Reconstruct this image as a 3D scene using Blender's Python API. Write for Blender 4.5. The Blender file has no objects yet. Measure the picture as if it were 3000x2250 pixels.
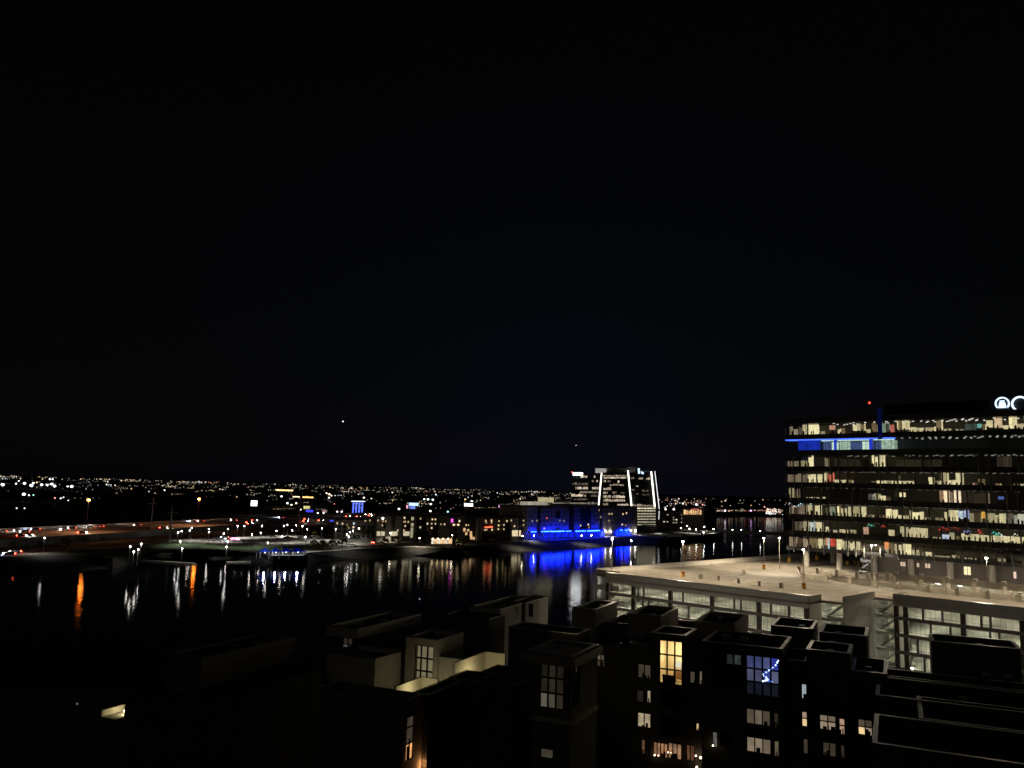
import bpy, bmesh, math, random
from mathutils import Vector, Matrix

RND = random.Random(11)
SC = bpy.context.scene
COL = SC.collection

# ------------------------------------------------------------------ camera
FPX, CAMH = 2400.0, 40.0                       # focal length in photo pixels (3000 wide), metres above the lake
PITCH, ROLL = math.atan(307.0 / FPX), math.radians(1.72)
_f = Vector((0, math.cos(PITCH), math.sin(PITCH)))
_r0 = Vector((1, 0, 0)); _u0 = Vector((0, -math.sin(PITCH), math.cos(PITCH)))
_u = _u0 * math.cos(ROLL) - _r0 * math.sin(ROLL)
_r = _r0 * math.cos(ROLL) + _u0 * math.sin(ROLL)
cam_data = bpy.data.cameras.new('camera')
cam = bpy.data.objects.new('camera', cam_data); COL.objects.link(cam)
cam_data.sensor_width = 36.0; cam_data.lens = 36.0 * FPX / 3000.0
cam_data.clip_start = 0.5; cam_data.clip_end = 80000
mw = Matrix.Identity(4)
for i in range(3):
    mw[i][0] = _r[i]; mw[i][1] = _u[i]; mw[i][2] = -_f[i]
mw[2][3] = CAMH
cam.matrix_world = mw
SC.camera = cam

# ------------------------------------------------------------------ world: moonless night, faint city glow low in the sky
world = bpy.data.worlds.new('World'); SC.world = world; world.use_nodes = True
wn, wl = world.node_tree.nodes, world.node_tree.links
wn.clear()
wo = wn.new('ShaderNodeOutputWorld'); bg = wn.new('ShaderNodeBackground'); bg2 = wn.new('ShaderNodeBackground')
sky = wn.new('ShaderNodeTexSky'); sky.sky_type = 'NISHITA'; sky.sun_disc = False
sky.sun_elevation = math.radians(4); sky.sun_rotation = math.radians(200)
wl.new(sky.outputs[0], bg.inputs[0]); bg.inputs[1].default_value = 0.00025
tc = wn.new('ShaderNodeTexCoord'); sx = wn.new('ShaderNodeSeparateXYZ'); wl.new(tc.outputs['Generated'], sx.inputs[0])
ramp = wn.new('ShaderNodeValToRGB'); wl.new(sx.outputs[2], ramp.inputs[0])
ramp.color_ramp.elements[0].position = 0.0; ramp.color_ramp.elements[0].color = (0.0010, 0.0011, 0.0018, 1)
ramp.color_ramp.elements[1].position = 0.45; ramp.color_ramp.elements[1].color = (0.0005, 0.00055, 0.0007, 1)
e = ramp.color_ramp.elements.new(0.12); e.color = (0.0007, 0.0008, 0.0011, 1)
nz = wn.new('ShaderNodeVectorMath'); nz.operation = 'NORMALIZE'; wl.new(tc.outputs['Generated'], nz.inputs[0])
dp = wn.new('ShaderNodeVectorMath'); dp.operation = 'DOT_PRODUCT'; wl.new(nz.outputs[0], dp.inputs[0]); dp.inputs[1].default_value = (0.07, 0.997, 0.0)
pw_ = wn.new('ShaderNodeMath'); pw_.operation = 'POWER'; pw_.use_clamp = True; wl.new(dp.outputs['Value'], pw_.inputs[0]); pw_.inputs[1].default_value = 24.0
dm = wn.new('ShaderNodeVectorMath'); dm.operation = 'SCALE'; dm.inputs[0].default_value = (0.0007, 0.0010, 0.0032); wl.new(pw_.outputs[0], dm.inputs['Scale'])
av = wn.new('ShaderNodeVectorMath'); av.operation = 'ADD'; wl.new(ramp.outputs[0], av.inputs[0]); wl.new(dm.outputs[0], av.inputs[1])
wl.new(av.outputs[0], bg2.inputs[0]); bg2.inputs[1].default_value = 1.0
ad = wn.new('ShaderNodeAddShader'); wl.new(bg.outputs[0], ad.inputs[0]); wl.new(bg2.outputs[0], ad.inputs[1])
wl.new(ad.outputs[0], wo.inputs[0])

# ------------------------------------------------------------------ the one sun lamp: dim warm city glow from behind the camera
sd = bpy.data.lights.new('night_glow', 'SUN'); sd.energy = 0.012; sd.angle = math.radians(25); sd.color = (1.0, 0.9, 0.72)
so = bpy.data.objects.new('night_glow', sd); COL.objects.link(so)
so.rotation_euler = Vector((0.32, 0.85, -0.40)).to_track_quat('-Z', 'Y').to_euler()

SC.view_settings.view_transform = 'Standard'; SC.view_settings.look = 'None'
SC.view_settings.exposure = 0.0; SC.view_settings.gamma = 1.0; SC.view_settings.use_curve_mapping = False
SC.render.engine = 'CYCLES'
cy = SC.cycles
cy.use_denoising = True; cy.use_adaptive_sampling = False; cy.max_bounces = 6; cy.diffuse_bounces = 3; cy.glossy_bounces = 3; cy.transparent_max_bounces = 12
cy.sample_clamp_indirect = 2.0; cy.caustics_reflective = False; cy.caustics_refractive = False

# ------------------------------------------------------------------ geometry helpers
CAMP = Vector((0, 0, CAMH))
def ray(px, py):
    return _f * FPX + _r * (px - 1500) - _u * (py - 1125)
def P(px, py, z):
    d = ray(px, py)
    return CAMP + d * ((z - CAMH) / d.z)
def PD(px, py, dist):
    d = ray(px, py)
    return CAMP + d * (dist / d.y)

class Frame:
    """vertical facade frame: a runs along u, b runs inward along w"""
    def __init__(s, o, u, w):
        s.o = Vector((o[0], o[1])); s.u = Vector((u[0], u[1])).normalized(); s.w = Vector((w[0], w[1])).normalized()
    def xy(s, a, b):
        return s.o + s.u * a + s.w * b
    def pt(s, a, b, z):
        q = s.xy(a, b); return Vector((q.x, q.y, z))
    def ab(s, p):
        q = Vector((p[0], p[1])) - s.o
        return q.dot(s.u), q.dot(s.w)
    def hit(s, px, py, b=0.0):
        d = ray(px, py); dw = Vector((d.x, d.y))
        t = (b + s.o.dot(s.w)) / dw.dot(s.w)
        p = CAMP + d * t
        return (Vector((p.x, p.y)) - s.o).dot(s.u), p.z
    def shift(s, a, b):
        return Frame(s.xy(a, b), s.u, s.w)

class MB:
    def __init__(s):
        s.v = []; s.f = []; s.mi = []; s.cur = 0
    def face(s, pts):
        n = len(s.v); s.v += [Vector(p) for p in pts]; s.f.append(tuple(range(n, n + len(pts)))); s.mi.append(s.cur)
    def _faces(s, pts, faces):
        n = len(s.v); s.v += [Vector(p) for p in pts]
        for f in faces:
            s.f.append(tuple(n + i for i in f)); s.mi.append(s.cur)
    def hexa(s, b, t):
        s._faces(list(b) + list(t), [(3, 2, 1, 0), (4, 5, 6, 7), (0, 1, 5, 4), (1, 2, 6, 5), (2, 3, 7, 6), (3, 0, 4, 7)])
    def fbox(s, fr, a0, a1, b0, b1, z0, z1):
        c = [fr.xy(a0, b0), fr.xy(a1, b0), fr.xy(a1, b1), fr.xy(a0, b1)]
        s.hexa([(q.x, q.y, z0) for q in c], [(q.x, q.y, z1) for q in c]); return s
    def box(s, x0, x1, y0, y1, z0, z1):
        c = [(x0, y0), (x1, y0), (x1, y1), (x0, y1)]
        s.hexa([(x, y, z0) for x, y in c], [(x, y, z1) for x, y in c]); return s
    def tube(s, p0, p1, r0, r1=None, n=6):
        r1 = r0 if r1 is None else r1
        p0, p1 = Vector(p0), Vector(p1); d = (p1 - p0).normalized()
        x = d.orthogonal().normalized(); y = d.cross(x)
        pts = []
        for p, r in ((p0, r0), (p1, r1)):
            for i in range(n):
                t = 2 * math.pi * i / n; pts.append(p + x * math.cos(t) * r + y * math.sin(t) * r)
        fs = [(i, (i + 1) % n, n + (i + 1) % n, n + i) for i in range(n)]
        fs += [tuple(range(n - 1, -1, -1)), tuple(range(n, 2 * n))]
        s._faces(pts, fs); return s
    def ball(s, c, r, n=6, m=4, sz=1.0):
        c = Vector(c); pts = [c + Vector((0, 0, r * sz))]
        for j in range(1, m):
            t = math.pi * j / m
            for i in range(n):
                q = 2 * math.pi * i / n
                pts.append(c + Vector((r * math.sin(t) * math.cos(q), r * math.sin(t) * math.sin(q), r * sz * math.cos(t))))
        pts.append(c - Vector((0, 0, r * sz))); L = len(pts) - 1
        fs = [(0, 1 + i, 1 + (i + 1) % n) for i in range(n)]
        for j in range(m - 2):
            for i in range(n):
                a, b = 1 + j * n + i, 1 + j * n + (i + 1) % n
                fs.append((a, a + n, b + n, b))
        fs += [(L, L - n + (i + 1) % n, L - n + i) for i in range(n)]
        s._faces(pts, fs); return s
    def octa(s, c, r):
        c = Vector(c)
        s._faces([c + Vector(q) * r for q in ((1, 0, 0), (0, 1, 0), (-1, 0, 0), (0, -1, 0), (0, 0, 1), (0, 0, -1))],
                 [(0, 1, 4), (1, 2, 4), (2, 3, 4), (3, 0, 4), (1, 0, 5), (2, 1, 5), (3, 2, 5), (0, 3, 5)]); return s
    def mesh(s, name, mats, off=Vector((0, 0, 0)), smooth=False):
        me = bpy.data.meshes.new(name)
        me.from_pydata([tuple(v - off) for v in s.v], [], s.f)
        for m in (mats if isinstance(mats, (list, tuple)) else [mats]):
            me.materials.append(m)
        me.polygons.foreach_set('material_index', s.mi)
        if smooth: me.polygons.foreach_set('use_smooth', [True] * len(me.polygons))
        me.update(); return me
    def build(s, name, mats, parent=None, smooth=False):
        off = Vector((0, 0, 0)); q = parent
        while q is not None:
            off = off + Vector(q.location); q = q.parent
        o = bpy.data.objects.new(name, s.mesh(name, mats, off, smooth)); COL.objects.link(o); o.parent = parent
        return o

def tag(o, label=None, cat=None, group=None, kind=None):
    if label: o['label'] = label
    if cat: o['category'] = cat
    if group: o['group'] = group
    if kind: o['kind'] = kind
    return o
def thing(name, loc, label, cat, group=None, rz=0.0):
    o = bpy.data.objects.new(name, None); COL.objects.link(o); o.empty_display_size = 0.5
    o.location = loc; o.rotation_euler = (0, 0, rz)
    return tag(o, label, cat, group)
def inst(name, me, parent, loc=(0, 0, 0), rz=0.0, sc=1.0):
    o = bpy.data.objects.new(name, me); COL.objects.link(o); o.parent = parent
    o.location = loc; o.rotation_euler = (0, 0, rz); o.scale = (sc,) * 3 if not isinstance(sc, tuple) else sc
    return o
def copy_tree(o, parent=None):
    c = o.copy(); COL.objects.link(c); c.parent = parent
    for ch in o.children: copy_tree(ch, c)
    return c
ORD = ('first second third fourth fifth sixth seventh eighth ninth tenth eleventh twelfth thirteenth fourteenth fifteenth '
       'sixteenth seventeenth eighteenth nineteenth twentieth').split()
def nth(i):
    tens = {2: 'twenty', 3: 'thirty', 4: 'forty', 5: 'fifty', 6: 'sixty'}
    if i < 20: return ORD[i]
    t, k = divmod(i + 1, 10)
    return tens[t] + '-' + ORD[k - 1] if k else {3: 'thirtieth', 4: 'fortieth', 5: 'fiftieth', 6: 'sixtieth'}[t]

# ------------------------------------------------------------------ materials
def mat(name, col, rough=0.7, var=0.25, scale=1.5, bump=0.1, metal=0.0, streak=0.0, spec=0.3):
    m = bpy.data.materials.new(name); m.use_nodes = True
    n, l = m.node_tree.nodes, m.node_tree.links
    b = n['Principled BSDF']; b.inputs['Roughness'].default_value = rough; b.inputs['Metallic'].default_value = metal
    b.inputs['Specular IOR Level'].default_value = spec
    g = n.new('ShaderNodeNewGeometry')
    mp = n.new('ShaderNodeMapping'); l.new(g.outputs['Position'], mp.inputs[0])
    mp.inputs['Scale'].default_value = (1, 1, 0.25) if streak else (1, 1, 1)
    t = n.new('ShaderNodeTexNoise'); t.inputs['Scale'].default_value = scale; t.inputs['Detail'].default_value = 5
    l.new(mp.outputs[0], t.inputs['Vector'])
    t2 = n.new('ShaderNodeTexNoise'); t2.inputs['Scale'].default_value = scale * 0.12; t2.inputs['Detail'].default_value = 3
    l.new(g.outputs['Position'], t2.inputs['Vector'])
    mx = n.new('ShaderNodeMath'); mx.operation = 'ADD'; l.new(t.outputs['Fac'], mx.inputs[0]); l.new(t2.outputs['Fac'], mx.inputs[1])
    mr = n.new('ShaderNodeMapRange'); l.new(mx.outputs[0], mr.inputs[0])
    mr.inputs[1].default_value = 0.7; mr.inputs[2].default_value = 1.3; mr.inputs[3].default_value = 1 - var; mr.inputs[4].default_value = 1 + var
    vm = n.new('ShaderNodeVectorMath'); vm.operation = 'SCALE'; vm.inputs[0].default_value = col; l.new(mr.outputs[0], vm.inputs['Scale'])
    l.new(vm.outputs[0], b.inputs['Base Color'])
    if bump:
        bp = n.new('ShaderNodeBump'); bp.inputs['Strength'].default_value = bump; bp.inputs['Distance'].default_value = 0.02
        l.new(t.outputs['Fac'], bp.inputs['Height']); l.new(bp.outputs[0], b.inputs['Normal'])
    return m
_em = {}
def emit(col, strength, var=0.0, scale=0.8, sample=True):
    k = (tuple(round(c, 3) for c in col), round(strength, 3), var, scale, sample)
    if k in _em: return _em[k]
    m = bpy.data.materials.new('light_%02d' % len(_em)); m.use_nodes = True
    n, l = m.node_tree.nodes, m.node_tree.links; n.clear()
    o = n.new('ShaderNodeOutputMaterial'); e = n.new('ShaderNodeEmission'); l.new(e.outputs[0], o.inputs[0])
    e.inputs[0].default_value = (*col, 1); e.inputs[1].default_value = strength
    if var:
        g = n.new('ShaderNodeNewGeometry'); t = n.new('ShaderNodeTexNoise'); t.inputs['Scale'].default_value = scale; t.inputs['Detail'].default_value = 4
        l.new(g.outputs['Position'], t.inputs['Vector'])
        mr = n.new('ShaderNodeMapRange'); l.new(t.outputs['Fac'], mr.inputs[0])
        mr.inputs[1].default_value = 0.3; mr.inputs[2].default_value = 0.7
        mr.inputs[3].default_value = strength * (1 - var); mr.inputs[4].default_value = strength * (1 + var)
        l.new(mr.outputs[0], e.inputs[1])
    if not sample or strength < 2.4: m.cycles.emission_sampling = 'NONE'   # weak emitters need no direct sampling
    _em[k] = m; return m
def glass_mat(name, tint=(0.85, 0.9, 0.9), refl=0.10, dark=0.0):
    m = bpy.data.materials.new(name); m.use_nodes = True
    n, l = m.node_tree.nodes, m.node_tree.links; n.clear()
    o = n.new('ShaderNodeOutputMaterial'); t = n.new('ShaderNodeBsdfTransparent'); g = n.new('ShaderNodeBsdfGlossy')
    t.inputs[0].default_value = (*tint, 1); g.inputs['Roughness'].default_value = 0.03
    g.inputs[0].default_value = (0.9, 0.95, 1, 1)
    lw = n.new('ShaderNodeLayerWeight'); lw.inputs[0].default_value = 0.35
    mr = n.new('ShaderNodeMapRange'); l.new(lw.outputs['Fresnel'], mr.inputs[0]); mr.inputs[3].default_value = refl * 0.6; mr.inputs[4].default_value = min(1, refl * 4)
    ns = n.new('ShaderNodeTexNoise'); ns.inputs['Scale'].default_value = 0.25; gm = n.new('ShaderNodeNewGeometry'); l.new(gm.outputs['Position'], ns.inputs['Vector'])
    bp = n.new('ShaderNodeBump'); bp.inputs['Strength'].default_value = 0.02; bp.inputs['Distance'].default_value = 0.05; l.new(ns.outputs['Fac'], bp.inputs['Height']); l.new(bp.outputs[0], g.inputs['Normal'])
    mx = n.new('ShaderNodeMixShader'); l.new(mr.outputs[0], mx.inputs[0]); l.new(t.outputs[0], mx.inputs[1]); l.new(g.outputs[0], mx.inputs[2])
    l.new(mx.outputs[0], o.inputs[0]); return m

M = dict(
    asphalt=mat('asphalt', (0.045, 0.043, 0.04), 0.9, 0.3, 0.5),
    soil=mat('dry_ground', (0.075, 0.065, 0.05), 0.95, 0.4, 0.2),
    riprap=mat('dark_bank_stone', (0.018, 0.016, 0.014), 0.95, 0.8, 0.4, 0.6),
    grass=mat('lawn', (0.035, 0.06, 0.02), 0.95, 0.4, 0.6),
    gconc=mat('garage_concrete', (0.36, 0.32, 0.26), 0.85, 0.30, 0.5, 0.2),
    conc=mat('concrete', (0.33, 0.31, 0.27), 0.85, 0.2, 0.8, 0.15),
    deck=mat('deck_concrete', (0.40, 0.40, 0.34), 0.85, 0.22, 0.4, 0.1),
    dconc=mat('grey_facade_panel', (0.34, 0.325, 0.29), 0.8, 0.12, 0.7),
    white=mat('white_stucco', (0.62, 0.58, 0.48), 0.9, 0.10, 2.0, 0.2, streak=1),
    stucco=mat('tan_stucco', (0.42, 0.38, 0.31), 0.9, 0.12, 2.0, 0.2, streak=1),
    grey=mat('grey_stucco', (0.22, 0.20, 0.17), 0.9, 0.12, 2.0, 0.2, streak=1),
    dark=mat('dark_stucco', (0.10, 0.095, 0.085), 0.9, 0.15, 2.0, 0.2, streak=1),
    roof=mat('roof_membrane', (0.06, 0.06, 0.06), 0.95, 0.3, 0.8),
    coping=mat('metal_coping', (0.40, 0.385, 0.34), 0.34, 0.12, 2.0, 0.05, metal=0.9),
    frame=mat('window_frame', (0.035, 0.025, 0.02), 0.5, 0.1),
    steel=mat('galvanised_steel', (0.38, 0.38, 0.37), 0.45, 0.15, 3, 0.05, metal=0.6),
    pole=mat('painted_pole', (0.30, 0.29, 0.27), 0.6, 0.15, 3, 0.05),
    black=mat('black_cladding', (0.014, 0.014, 0.015), 0.5, 0.2),
    tower=mat('tower_spandrel', (0.02, 0.021, 0.023), 0.35, 0.2, 0.6),
    fin=mat('aluminium_fin', (0.10, 0.10, 0.095), 0.45, 0.1, metal=0.3),
    yellow=mat('yellow_paint', (0.62, 0.36, 0.05), 0.7, 0.2),
    red=mat('red_paint', (0.45, 0.05, 0.03), 0.6, 0.2),
    line=mat('road_paint', (0.7, 0.68, 0.62), 0.8, 0.2),
    bark=mat('bark', (0.06, 0.045, 0.03), 0.95, 0.3, 4),
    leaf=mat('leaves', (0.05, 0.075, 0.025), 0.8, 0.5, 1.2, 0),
    leaf_lit=mat('lit_leaves', (0.14, 0.15, 0.03), 0.8, 0.5, 1.2, 0),  # lamplight on the lit trees put into a brighter leaf colour
    wallgrey=mat('dark_grey_wall', (0.14, 0.125, 0.115), 0.85, 0.12, 1.0),
    bldg=mat('apartment_render', (0.22, 0.20, 0.18), 0.9, 0.15, 0.3),
    bldgl=mat('pale_apartment_render', (0.42, 0.39, 0.34), 0.9, 0.12, 0.3),
    bldgd=mat('dark_apartment_render', (0.07, 0.065, 0.06), 0.9, 0.2, 0.3),
    bluec=mat('blue_fabric', (0.02, 0.05, 0.32), 0.8, 0.2),
    carw=mat('white_car_paint', (0.62, 0.62, 0.60), 0.3, 0.05, spec=0.5),
    card=mat('dark_car_paint', (0.03, 0.032, 0.036), 0.3, 0.05, spec=0.5),
    cars=mat('silver_car_paint', (0.3, 0.31, 0.32), 0.3, 0.05, spec=0.5),
    carr=mat('red_car_paint', (0.35, 0.03, 0.02), 0.3, 0.05, spec=0.5),
    tyre=mat('rubber', (0.015, 0.015, 0.015), 0.9, 0.1),
    chair=mat('office_furniture', (0.03, 0.03, 0.032), 0.7, 0.2),
    cream=mat('cream_interior', (0.72, 0.58, 0.38), 0.9, 0.06, 1.0),
    wood=mat('timber', (0.22, 0.12, 0.06), 0.7, 0.3, 3),
)
M['glass'] = glass_mat('clear_glazing')
M['towerglass'] = glass_mat('tower_glazing', (0.88, 0.88, 0.86), 0.16)
M['darkglass'] = mat('unlit_glazing', (0.012, 0.013, 0.015), 0.08, 0.1, spec=0.6)
WARM = (1.0, 0.72, 0.36); OFFICE = (1.0, 0.87, 0.50); TAN = (0.85, 0.66, 0.45); COOL = (0.75, 0.9, 1.0); PURE = (1.0, 0.97, 0.9)

m = bpy.data.materials.new('blue_canopy_fabric'); m.use_nodes = True
n, l = m.node_tree.nodes, m.node_tree.links; n.remove(n['Principled BSDF'])
df = n.new('ShaderNodeBsdfDiffuse'); tl = n.new('ShaderNodeBsdfTranslucent'); mxs = n.new('ShaderNodeMixShader'); mxs.inputs[0].default_value = .55
ns = n.new('ShaderNodeTexNoise'); ns.inputs['Scale'].default_value = .6; rp = n.new('ShaderNodeValToRGB'); l.new(ns.outputs['Fac'], rp.inputs[0])
rp.color_ramp.elements[0].color = (.01, .04, .40, 1); rp.color_ramp.elements[1].color = (.02, .07, .62, 1)
for q in (df, tl): l.new(rp.outputs[0], q.inputs[0])
l.new(df.outputs[0], mxs.inputs[1]); l.new(tl.outputs[0], mxs.inputs[2]); l.new(mxs.outputs[0], n['Material Output'].inputs[0])
M['bluec'] = m
# water
m = bpy.data.materials.new('lake_water'); m.use_nodes = True
n, l = m.node_tree.nodes, m.node_tree.links
n.remove(n['Principled BSDF']); out = n['Material Output']
g = n.new('ShaderNodeNewGeometry'); mp = n.new('ShaderNodeMapping'); l.new(g.outputs['Position'], mp.inputs[0])
mp.inputs['Scale'].default_value = (0.42, 0.30, 1)
t = n.new('ShaderNodeTexNoise'); t.inputs['Scale'].default_value = 1.0; t.inputs['Detail'].default_value = 3; l.new(mp.outputs[0], t.inputs['Vector'])
bp = n.new('ShaderNodeBump'); bp.inputs['Strength'].default_value = 1.0; bp.inputs['Distance'].default_value = 0.06
l.new(t.outputs['Fac'], bp.inputs['Height'])
gl = n.new('ShaderNodeBsdfGlossy'); gl.distribution = 'BECKMANN'; gl.inputs['Roughness'].default_value = 0.10; l.new(bp.outputs[0], gl.inputs['Normal'])
df = n.new('ShaderNodeBsdfDiffuse'); df.inputs[0].default_value = (0.001, 0.0014, 0.002, 1)
fr = n.new('ShaderNodeFresnel'); fr.inputs[0].default_value = 1.33; mxs = n.new('ShaderNodeMixShader')
l.new(fr.outputs[0], mxs.inputs[0]); l.new(df.outputs[0], mxs.inputs[1]); l.new(gl.outputs[0], mxs.inputs[2]); l.new(mxs.outputs[0], out.inputs[0])
M['water'] = m

# ------------------------------------------------------------------ setting: lake, near ground, far bank
w = MB(); w.face([(-3000, 60, 0), (6000, 60, 0), (6000, 6000, 0), (-3000, 6000, 0)])
tag(w.build('lake_water', M['water']), 'dark rippled lake reflecting the lights of the far bank', 'lake', kind='structure')

near = [(-900, -300), (900, -300), (900, 420), (330, 420), (130, 262), (88, 262), (14, 190), (-5, 165), (-60, 152), (-200, 142), (-900, 120)]
w = MB(); w.face([(x, y, 3.0) for x, y in near])
for i in range(len(near)):
    a, c = near[i], near[(i + 1) % len(near)]
    w.face([(a[0], a[1], 3.0), (a[0], a[1], -1), (c[0], c[1], -1), (c[0], c[1], 3.0)])
tag(w.build('ground', M['asphalt']), 'dark ground around the condo buildings and the garage', 'ground', kind='structure')

# far bank: (top of bank pixel, waterline pixel)
bank = [((-900, 1672), (-900, 1745)), ((0, 1634), (0, 1690)), ((200, 1624), (200, 1683)), ((330, 1636), (330, 1668)), ((400, 1618), (402, 1650)), ((470, 1612), (470, 1624)),
        ((640, 1610), (640, 1622)), ((760, 1622), (690, 1646)), ((800, 1628), (800, 1652)), ((890, 1628), (890, 1650)), ((900, 1619), (940, 1645)),
        ((1050, 1608), (1050, 1640)), ((1200, 1602), (1200, 1631)), ((1340, 1606), (1340, 1626)), ((1400, 1598), (1420, 1622)), ((1500, 1588), (1500, 1620)),
        ((1658, 1582), (1658, 1612)), ((1862, 1571), (1862, 1601)), ((1930, 1576), (1930, 1593)), ((2020, 1572), (2020, 1580)), ((2116, 1561), (2118, 1568)),
        ((2095, 1546), (2100, 1548)), ((2075, 1520), (2080, 1521)), ((2065, 1503), (2068, 1505)), ((2310, 1508), (2312, 1510)), ((3200, 1536), (3200, 1539))]
ZL = 4.0
top = [P(*a, ZL) for a, c in bank]; wat = [P(*c, -0.3) for a, c in bank]
w = MB()
w.cur = 0
far = [Vector((30000, 34000, ZL)), Vector((-30000, 34000, ZL)), Vector((-30000, 300, ZL))]
w.face(top + far); w.cur = 1
for i in range(len(bank) - 1):
    w.face([top[i], wat[i], wat[i + 1], top[i + 1]])
o = w.build('far_bank', [M['soil'], M['riprap']])
bm = bmesh.new(); bm.from_mesh(o.data); bmesh.ops.triangulate(bm, faces=[f for f in bm.faces if len(f.verts) > 4]); bm.to_mesh(o.data); bm.free()
tag(o, 'flat land beyond the lake spreading to the horizon', 'land', kind='structure')

def ribbon(name, left, right, z, m, label, cat, th=0.3):
    w = MB(); L = [P(*q, z) for q in left]; R_ = [P(*q, z) for q in right]
    for i in range(len(L) - 1):
        w.hexa([L[i] - Vector((0, 0, th)), R_[i] - Vector((0, 0, th)), R_[i + 1] - Vector((0, 0, th)), L[i + 1] - Vector((0, 0, th))], [L[i], R_[i], R_[i + 1], L[i + 1]])
    return tag(w.build(name, m), label, cat, kind='structure')
ribbon('promenade', [(1480, 1583), (1658, 1577), (1862, 1567), (1940, 1562)], [(1480, 1588), (1658, 1581.5), (1862, 1570.5), (1940, 1566)], ZL + 0.06, M['conc'], 'pale promenade along the bank below the blue-lit building', 'path', 0.05)
ribbon('lakeside_path', [(900, 1616), (1050, 1605), (1200, 1599), (1340, 1602), (1400, 1594)], [(900, 1619), (1050, 1608), (1200, 1602), (1340, 1606), (1400, 1597)], ZL + 0.06, M['conc'], 'pale lakeside path in front of the dark trees', 'path', 0.05)
ribbon('access_road', [(-40, 1600), (150, 1604), (330, 1600), (560, 1578), (800, 1568), (1000, 1580), (1160, 1592)], [(-40, 1634), (150, 1620), (330, 1608), (560, 1588), (800, 1592), (1000, 1598), (1160, 1600)], ZL + 0.05, M['conc'], 'pale road and car park beside the marina', 'road', 0.04)
ribbon('lawn', [(200, 1614), (330, 1608), (480, 1586), (700, 1598), (880, 1598)], [(200, 1623), (330, 1634), (480, 1611), (640, 1609), (880, 1616)], ZL + 0.10, M['grass'], 'dark lawn sloping to the marina', 'lawn', 0.04)
ribbon('point_path', [(1935, 1566), (2000, 1562), (2060, 1553), (2110, 1557)], [(1935, 1575), (2000, 1571), (2060, 1566), (2114, 1561)], ZL + 0.06, M['conc'], 'pale path round the tip of the far point', 'path', 0.05)

# ------------------------------------------------------------------ parking garage (G frame: a to the right along the front, b away from the lake-side front)
_A = P(1775, 1677, 22.1)
S2 = math.sqrt(0.5)
G = Frame((_A.x, _A.y), (S2, -S2), (S2, S2))
ZD = [21.0, 17.85, 14.7, 11.55, 8.4, 5.25]           # deck levels, top first
gar = thing('parking_garage', (_A.x, _A.y, 3.0), 'floodlit concrete multi-storey car park with open lit decks below the office tower', 'car park')
w = MB()
for a0, a1, b0, b1 in ((0, 47, 0, 39), (-7, 0, 5, 130), (47, 51.2, 5.5, 39), (51.2, 55, 20, 39), (55, 112, 19, 39), (0, 27, 39, 56), (0, 38, 56, 65.8), (0, 112, 65.8, 130)):
    w.fbox(G, a0 + 0.001, a1, b0, b1, 20.55, 21.0)
w.build('roof_deck', M['gconc'], gar)
for k, z in enumerate(ZD[1:]):
    w = MB()
    for a0, a1, b0, b1 in ((0.3, 46.8, 0.3, 39), (-6.8, 0.3, 5.3, 40), (46.8, 51.0, 5.8, 39), (51.0, 55.3, 20.2, 39), (55.3, 112, 19.3, 39), (-6.8, 112, 39, 72)):
        w.fbox(G, a0, a1, b0, b1, z - 0.45, z)
    w.build('deck_slab', M['deck'], gar)
# sloped ramp slabs seen inside the decks (light and dark stripes through the openings)
for k, z in enumerate(ZD[1:4]):
    w = MB()
    for (a0, a1, sgn) in ((4, 44, 1), (58, 108, -1)):
        bb = 14 if a0 < 50 else 31
        za, zb = (z + 0.1, z + 2.2) if sgn > 0 else (z + 2.2, z + 0.1)
        c = [G.xy(a0, bb), G.xy(a1, bb), G.xy(a1, bb + 0.25), G.xy(a0, bb + 0.25)]
        zz = [za, zb, zb, za]
        w = MB(); w.hexa([(q.x, q.y, h) for q, h in zip(c, zz)], [(q.x, q.y, h + 0.55) for q, h in zip(c, zz)]); w.build('ramp_edge', M['deck'], gar)
w = MB()
for z0, z1 in zip(ZD[1:], ZD[:-1]):
    w.fbox(G, 0.5, 51, 36.4, 36.8, z0, z1 - 0.5); w.fbox(G, 55, 112, 37.4, 37.8, z0, z1 - 0.5); w.fbox(G, -6.5, 112, 71, 71.4, z0, z1 - 0.5)
w.build('inner_wall', M['deck'], gar)

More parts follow.
